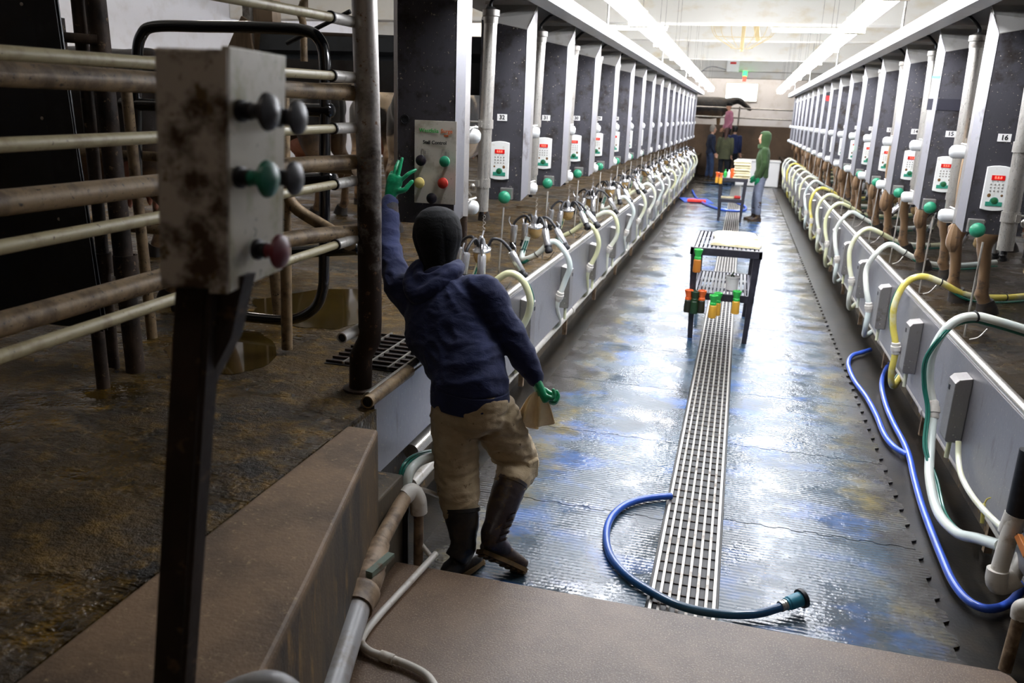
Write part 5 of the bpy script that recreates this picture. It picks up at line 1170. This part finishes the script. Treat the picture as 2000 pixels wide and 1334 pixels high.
# gloves
kn = onx(805, 306, -1.80)
hd = V((.05, .22, 1)).normalized()
hand(wk, J['Lw']+V((0, .005, .015)), (ony(778, 330, 4.50)-J['Lw']), V((1, -.1, -.05)), ((.15, .25, .3), (.0, .05, .05), (.18, .2, .15), (.5, .5, .3)), thumb=(.95, .5, .15), sc=1.2, spread=(.42, -.03, -.10, -.16))
b = B(); dgl = (J['Lw']-J['Le']).normalized(); b.lathe(J['Lw']-dgl*.03, dgl, [(0, .042), (.012, .04), (.03, .034)], 16, cap=False); b.build('glove_cuff', M['glove'], wk)
rd = (ony(1062, 778, 3.83)-J['Rw']).normalized()
hand(wk, J['Rw'], rd, V((-.5, .75, .1)), ((.7, 1.2, .9), (.75, 1.25, .9), (.8, 1.25, .9), (.85, 1.25, .9)), thumb=(.35, .8, .65), sc=1.2)
# cloth held in the right hand
rt = thing('cloth_rag', 'cream cloth rag hanging from the worker\'s gloved right hand', 'cloth', tuple(ony(1055, 790, 3.83)))
def rag():
    n, m_ = 60, 24; v_, f_ = [], []
    top = ony(1052, 766, 3.82)
    for j in range(m_+1):
        t_ = j/m_
        for i in range(n+1):
            u = -1+2*i/n
            L = .215*(1-.22*abs(u)**1.5+.05*math.cos(u*7))
            wv = .022+.075*t_**.6
            ph = u*PI*2.3
            v_.append(top+V((u*wv-.02*t_+.012*math.sin(ph*1.0+1)*t_, .008+.030*math.cos(ph)*(.25+.75*t_)-.02*(1-t_), -L*t_-.015*abs(u)*(1-t_)+.012)))
    for j in range(m_):
        for i in range(n): a = j*(n+1)+i; f_.append((a, a+1, a+n+2, a+n+1))
    return B().add(v_, f_)
M['rag'] = cloth('cream_rag', '#f2dfb6', '#e2ca9c', weave=260)
o = rag().build('rag', M['rag'], rt); q = o.modifiers.new('thick', 'SOLIDIFY'); q.thickness = .005
# ---------------- people farther down the pit
def standing(x, y, z0, H, face_deg, top, top_c, legs_c, label, headgear=None, hair=None, armL=None, armR=None, boots=None, pos_extra=None, legs=True, coat=0., bare=False):
    """upright figure; face_deg: heading of the face, 0 = +x, 90 = +y"""
    k = H/1.78; a = math.radians(face_deg); F = V((math.cos(a), math.sin(a), 0)); R = V((math.sin(a), -math.cos(a), 0)); Up = V((0, 0, 1)); o0 = V((x, y, z0))
    t = thing('person', label, 'person', (x, y, z0))
    P = lambda r_, f_, z_: o0+(R*r_+F*f_+Up*z_)*k
    pel, ch, shd, nk, hd_ = P(0, 0, .94), P(0, .01, 1.24), P(0, 0, 1.43), P(0, .01, 1.5), P(0, .03, 1.655)
    AL = armL or ((-.20, 0, 1.42), (-.25, -.03, 1.14), (-.22, .10, .90)); AR = armR or ((.20, 0, 1.42), (.25, -.03, 1.14), (.22, .10, .90))
    AL = [P(*q) for q in AL]; AR = [P(*q) for q in AR]
    LL = [P(-.09, 0, .9), P(-.10, .02, .5), P(-.11, -.02, .09)]; LR = [P(.09, 0, .9), P(.11, .06, .5), P(.12, .06, .09)]
    b = B(); b.loft([(pel, .14*k, .1*k), (ch, .15*k, .1*k), (shd, .15*k, .07*k), (nk, .055*k, .055*k)], R, 16)
    limb(b, [(shd, .06*k), (nk, .052*k), (hd_, .05*k)])
    for A in (AL, AR): limb(b, [(A[0], .05*k), (A[1], .038*k), (A[2], .026*k)])
    for A in (LL, LR): limb(b, [(A[0], .08*k), (A[1], .055*k), (A[2], .038*k)])
    Mx = head(t, hd_, Up, F, k, b=b)
    fuse(b, 'body', M['skin'], t, .016, 3); eyes(t, hd_, Up, F, k, Mx)
    b = B(); lo = -.06-coat
    b.loft([(P(0, 0, .94+lo), (.185+coat*.3)*k, (.135+coat*.2)*k), (P(0, 0, 1.05), .17*k, .125*k), (ch, .19*k, .135*k), (P(0, 0, 1.36), .195*k, .12*k), (shd+Up*.015, .15*k, .09*k), (nk+Up*.005, .075*k, .075*k)], R, 20, 2.3)
    for A in (AL, AR): limb(b, [(A[0]-Up*.0, .072*k), (A[0]*.5+A[1]*.5, .064*k), (A[1], .056*k), (A[1]*.15+A[2]*.85, .043*k)])
    tp = fuse(b, top, M[top_c], t, .016, 3, .005, (9, 9, 16), seed=x*3)
    b = B(); b.loft([(P(0, 0, 1.0), .155*k, .115*k), (P(0, 0, .88), .165*k, .12*k), (P(0, 0, .82), .13*k, .1*k)], R, 16)
    for A in (LL, LR): limb(b, [(A[0], .098*k), (A[1], .075*k), (A[1]*.2+A[2]*.8, .062*k)])
    fuse(b, 'trousers', M[legs_c], t, .016, 3, .004)
    for A in (LL, LR):
        top_ = A[1]*.75+A[2]*.25 if boots else A[1]*.2+A[2]*.8
        hl = V((A[2].x, A[2].y, z0))-F*.07*k; boot(t, top_, A[2], hl, hl+F*.27*k, (.068 if boots else .056)*k, boots or 'boot_dark', 'boot', wide=.046*k)
    for A, sg in ((AL, 1), (AR, -1)):
        hand(t, A[2], (A[2]-A[1]), F, ((.3, .4, .3),)*4, mat='glove' if headgear == 'hoodup' else 'skin', name='hand', sc=k, voxel=.007)
    if headgear == 'hoodup':
        b = B(); c_ = hd_
        b.loft([(c_+Up*.145*k, .03*k, .03*k), (c_+Up*.13*k, .08*k, .08*k), (c_+Up*.08*k-F*.012*k, .108*k, .118*k), (c_-F*.016*k, .112*k, .125*k), (c_-Up*.08*k-F*.01*k, .105*k, .115*k), (c_-Up*.15*k, .11*k, .11*k), (c_-Up*.2*k, .13*k, .11*k)], R, 24)
        o = fuse(b, 'hood', M[top_c], tp, .011, 3)
        off = V(o.get('_o'))
        for v in o.data.vertices:
            p = v.co+off-c_; f_ = p.dot(F); z_ = p.z; r_ = p.dot(R)
            if f_ > .055*k and -.12*k < z_ < .085*k and abs(r_) < .085*k: v.co -= F*min(f_-.03*k, .075*k)
    elif headgear: 
        b = B(); b.loft([(hd_+Up*.14*k, .02*k, .02*k), (hd_+Up*.12*k, .07*k, .075*k), (hd_+Up*.06*k-F*.008*k, .09*k, .105*k), (hd_+Up*.02*k-F*.01*k, .092*k, .108*k)], R, 18); b.build('cap', M[headgear], t)
    if hair:
        b = B(); b.loft([(hd_+Up*.145*k, .02*k, .02*k), (hd_+Up*.13*k-F*.01*k, .062*k, .07*k), (hd_+Up*.07*k-F*.022*k, .09*k, .095*k), (hd_-F*.035*k, .09*k, .085*k), (hd_-Up*.07*k-F*.05*k, .075*k, .06*k)]+([(hd_-Up*.2*k-F*.085*k, .05*k, .04*k), (hd_-Up*.36*k-F*.11*k, .038*k, .03*k), (hd_-Up*.44*k-F*.115*k, .015*k, .012*k)] if hair[1] else []), R, 16); fuse(b, 'hair', M[hair[0]], t, .012, 2, .003, (30, 30, 8))
    return t
M['olive'] = cloth('olive_fleece', '#2c4022', '#364d2a'); M['olive2'] = cloth('dull_olive_coat', '#4a4c38', '#56583f'); M['pink'] = cloth('pink_shirt', '#b9788c', '#c68a9c'); M['vest'] = cloth('navy_vest', '#1d2436', '#262e42'); M['jeans'] = cloth('denim', '#2d3b57', '#3a4a68'); M['dkjeans'] = cloth('dark_trousers', '#1b1c22', '#24262e'); M['greyt'] = cloth('grey_trousers', '#6b7080', '#80879a'); M['hair_br'] = simple('brown_hair', '#4a2c22', .5, 0, '#35201a', 30); M['hair_bk'] = simple('black_hair', '#15120f', .5); M['hair_gr'] = simple('grey_hair', '#8e867c', .6); M['blueshirt'] = cloth('navy_shirt', '#20284a', '#28325a')
standing(.50, 19.9, 0, 2.0, 180, 'hoodie', 'olive', 'greyt', 'person in green hoodie with hood up and tall rubber boots facing the far table', 'hoodup', None, boots='boot', armL=((-.20, 0, 1.42), (-.24, -.02, 1.15), (-.18, .05, .88)), armR=((.20, 0, 1.42), (.25, .02, 1.15), (.22, .12, .90)))
standing(-.60, 32.0, 0, 1.92, 80, 'coat', 'olive2', 'dkjeans', 'person in dull olive coat with long brown hair, back turned, near the end wall', None, ('hair_br', True), coat=.12)
standing(-1.12, 32.2, 0, 2.0, 20, 'vest', 'vest', 'jeans', 'grey-haired person in dark vest and jeans standing left of the olive coat', None, ('hair_gr', False))
standing(-.32, 33.6, 0, 2.0, 70, 'shirt', 'blueshirt', 'dkjeans', 'person in navy shirt behind the one in the olive coat', None, ('hair_bk', False))
standing(-.62, 34.6, .92, 1.95, 200, 'shirt', 'pink', 'dkjeans', 'person in pink shirt standing higher up by the black cow', 'knit', None)
t = thing('access_step', 'grey concrete steps under the person in the pink shirt', 'steps', (-.6, 34.6, 0)); B().span((-1.3, 34.2, 0), (.1, 34.92, .92)).build('upper_step', M['concrete'], t, smooth=False); B().span((-1.3, 33.95, 0), (.1, 34.2, .45)).build('lower_step', M['concrete'], t, smooth=False)
# ================================================================== COWS
def cow_mat(name, a, bq, thr=.5, leg='#6e5233'):
    s = N(name); p = s.obj(); x, y, z = s.sep(p)
    inf = s.n.new('ShaderNodeObjectInfo'); q = s.n.new('ShaderNodeVectorMath'); q.operation = 'ADD'
    s.l.new(p, q.inputs[0]); cmb = s.n.new('ShaderNodeCombineXYZ'); s.l.new(s.mth('MULTIPLY', inf.outputs['Random'], 20), cmb.inputs[0]); s.l.new(cmb.outputs[0], q.inputs[1])
    col = s.mix(s.ramp(s.noise(q.outputs[0], 1.6, 2, .4), thr, thr+.02), hexc(a), hexc(bq))
    mud = s.noise(p, 7, 5, .7)
    col = s.mix(s.mth('MULTIPLY', s.ramp(s.mth('ADD', s.mth('MULTIPLY', mud, .5), s.mth('ADD', s.mth('MULTIPLY', z, -.8), 1.)), .45, .8), 1.), col, hexc(leg))
    col = s.mix(s.ramp(mud, .55, .66), col, hexc('#382718'))
    s.l.new(col, s.b.inputs['Base Color']); s.set(rough=.75, sheen=.2); s.bump(s.noise(s.mapped(p, (1, 1, 3)), 60, 3), .25, .006); return s.m
M['cow'] = cow_mat('holstein_hide', '#16120f', '#a8957c'); M['cow_dark'] = cow_mat('black_hide', '#121114', '#1c1b1d'); M['cow_tan'] = cow_mat('tan_hide', '#8f7353', '#2a211c', .56)
M['hoof'] = simple('dark_hoof', '#1d1712', .6, 0, '#3a2d1e', 20, .5, .7); M['udder'] = simple('pink_udder', '#c58a74', .55, 0, '#b0705c', 8)
M['muzzle'] = simple('dark_muzzle', '#2b2220', .4)
def cow(name_label=None, mat='cow'):
    """local: rump near x=0, head toward +x, z=0 the ground"""
    t = thing('cow', 'x', 'cow'); t['_o'] = (0, 0, 0); b = B(); Y = V((0, 1, 0))
    b.loft([((-.02, 0, 1.22), .05, .08), ((.04, 0, 1.2), .2, .2), ((.2, 0, 1.16), .27, .29), ((.45, 0, 1.10), .31, .34), ((.8, 0, 1.05), .36, .40), ((1.15, 0, 1.05), .35, .40), ((1.45, 0, 1.09), .27, .37), ((1.65, 0, 1.16), .2, .30), ((1.8, 0, 1.24), .13, .2)], Y, 24, 2.2)
    for sy in (-1, 1):
        b.ell((.16, sy*.2, 1.38), (.09, .07, .06), 10, 7); b.ell((.0, sy*.09, 1.28), (.05, .04, .05), 8, 6)
        limb(b, [((.26, sy*.17, 1.1), .17), ((.2, sy*.19, .86), .13), ((.16, sy*.2, .7), .085), ((.04, sy*.2, .54), .058), ((.07, sy*.2, .34), .042), ((.09, sy*.2, .16), .042), ((.12, sy*.2, .07), .05)])
        b.ell((-.0, sy*.2, .57), (.04, .035, .05), 10, 7)
        b.ell((.075, sy*.2, .15), (.05, .045, .045), 10, 7)
        limb(b, [((1.42, sy*.17, .98), .14), ((1.45, sy*.18, .72), .08), ((1.46, sy*.18, .48), .056), ((1.45, sy*.18, .3), .04), ((1.45, sy*.18, .14), .042), ((1.48, sy*.18, .07), .048)])
    limb(b, [((1.6, 0, 1.2), .2), ((1.85, 0, 1.3), .15), ((2.08, 0, 1.34), .12), ((2.2, 0, 1.3), .115), ((2.4, 0, 1.16), .085), ((2.52, 0, 1.07), .075)])
    for sy in (-1, 1):
        b.ell((2.1, sy*.16, 1.4), (.035, .1, .045), 10, 7); b.ell((2.26, sy*.085, 1.33), (.03, .03, .03), 8, 6)
    body = fuse(b, 'body', M[mat], t, .022, 5, .004, (5, 5, 5))
    b = B(); b.tube([(-.02, 0, 1.3), (-.09, .01, 1.2), (-.1, .02, .9), (-.08, .02, .62)], lambda q: .03-.016*q, 9); b.tube([(-.08, .02, .64), (-.08, .02, .5), (-.07, .02, .42)], lambda q: .02+.03*math.sin(PI*q), 8); b.build('tail', M[mat], t)
    b = B(); b.ell((.42, 0, .76), (.24, .19, .17), 18, 12)
    for sx in (.3, .5):
        for sy in (-.08, .08): limb(b, [((sx, sy, .68), .04), ((sx, sy, .60), .024), ((sx, sy, .54), .017)])
    fuse(b, 'udder', M['udder'], t, .016, 3)
    for sx, yy_ in ((.13, .2), (1.49, .18)):
        for sy in (-1, 1):
            for s2 in (-1, 1):
                pass
            b = B(); b.loft([((sx-.01, sy*yy_, .095), .052, .055), ((sx+.01, sy*yy_, .05), .058, .068), ((sx+.02, sy*yy_, .0), .064, .082)], Y, 14, 2.6); b.build('hoof', M['hoof'], t)
    b = B(); b.ell((2.56, 0, 1.05), (.055, .07, .06), 12, 8); b.build('muzzle', M['muzzle'], t)
    for sy in (-1, 1): b = B(); b.ell((2.285, sy*.1, 1.33), (.018, .01, .018), 8, 6); b.build('eye', M['black'], t)
    return t
CW = {'cow': cow(mat='cow'), 'cow_dark': cow(mat='cow_dark'), 'cow_tan': cow(mat='cow_tan')}
KIDS.clear()
for o in bpy.data.objects:
    if o.parent: KIDS.setdefault(o.parent.name, []).append(o)
usedc = set()
def put_cow(k, x, y, z, rz, lab, grp=None, s=1.02):
    o = CW[k] if k not in usedc else copy_tree(CW[k]); usedc.add(k)
    o.location = (x, y, z); o.rotation_euler = (0, 0, rz); o.scale = (s,)*3; tag(o, lab, 'cow', grp); return o
for i in range(16):
    k = ('cow_tan', 'cow', 'cow_tan', 'cow')[i % 4]
    y = 6.95+i*S_; 
    put_cow(k, 1.72+.05*math.sin(i*2.3), y, .9, .28+.05*math.sin(i*1.7), 'dirty-legged cow being milked behind right-row cabinet %d, hind legs showing' % (16-i), 'cows in the right row')
    # cluster standing under her
for j, (k, x, y, rz, lab) in enumerate((
    ('cow_tan', -3.45, 4.85, 3.06, 'pale-backed cow standing below the white wall left of the loop gate'),
    ('cow_tan', -4.7, 6.3, 2.95, 'pale cow farthest left, seen between the dark posts'),
    ('cow_dark', -4.75, 9.3, 2.85, 'black cow behind the grey pen side with her pink udder showing'),
    ('cow', -4.9, 10.6, 1.7, 'black and white cow deep in the holding pen'),
    ('cow_dark', -4.3, 11.9, 1.2, 'black cow deep in the pen behind the gate post'),
    ('cow', -3.4, 8.3, 1.5, 'patched cow standing rump-first behind the stall control cabinet'))):
    put_cow(k, x, y, .9, rz, lab, 'cows in the holding pen', 1.15)
put_cow('cow_dark', -2.7, 36.6, 1.5, .0, 'large black cow walking along the end wall behind the rails', None, 1.12)
# clusters under the cows of the right row
KIDS.clear()
for o in bpy.data.objects:
    if o.parent: KIDS.setdefault(o.parent.name, []).append(o)
for i in range(10):
    o = copy_tree(PROTO_CL[(i+1) % 3]); o.location = (2.25, 7.1+i*S_, 1.5-.0); o.rotation_euler = (0, 0, .8+i); o.scale = (1, 1, 1)
    tag(o, 'working milking cluster under the cow behind right-row cabinet %d' % (16-i), 'milking cluster', 'working milking clusters of the right row')
# ================================================================== view
sc = bpy.context.scene
sc.view_settings.view_transform = 'Standard'; sc.view_settings.look = 'None'; sc.view_settings.gamma = 1; sc.view_settings.exposure = 0.08
sc.view_settings.use_curve_mapping = False
for o in sc.objects:
    if '_o' in o: del o['_o']
sc.cycles.max_bounces = 8; sc.cycles.sample_clamp_indirect = 6
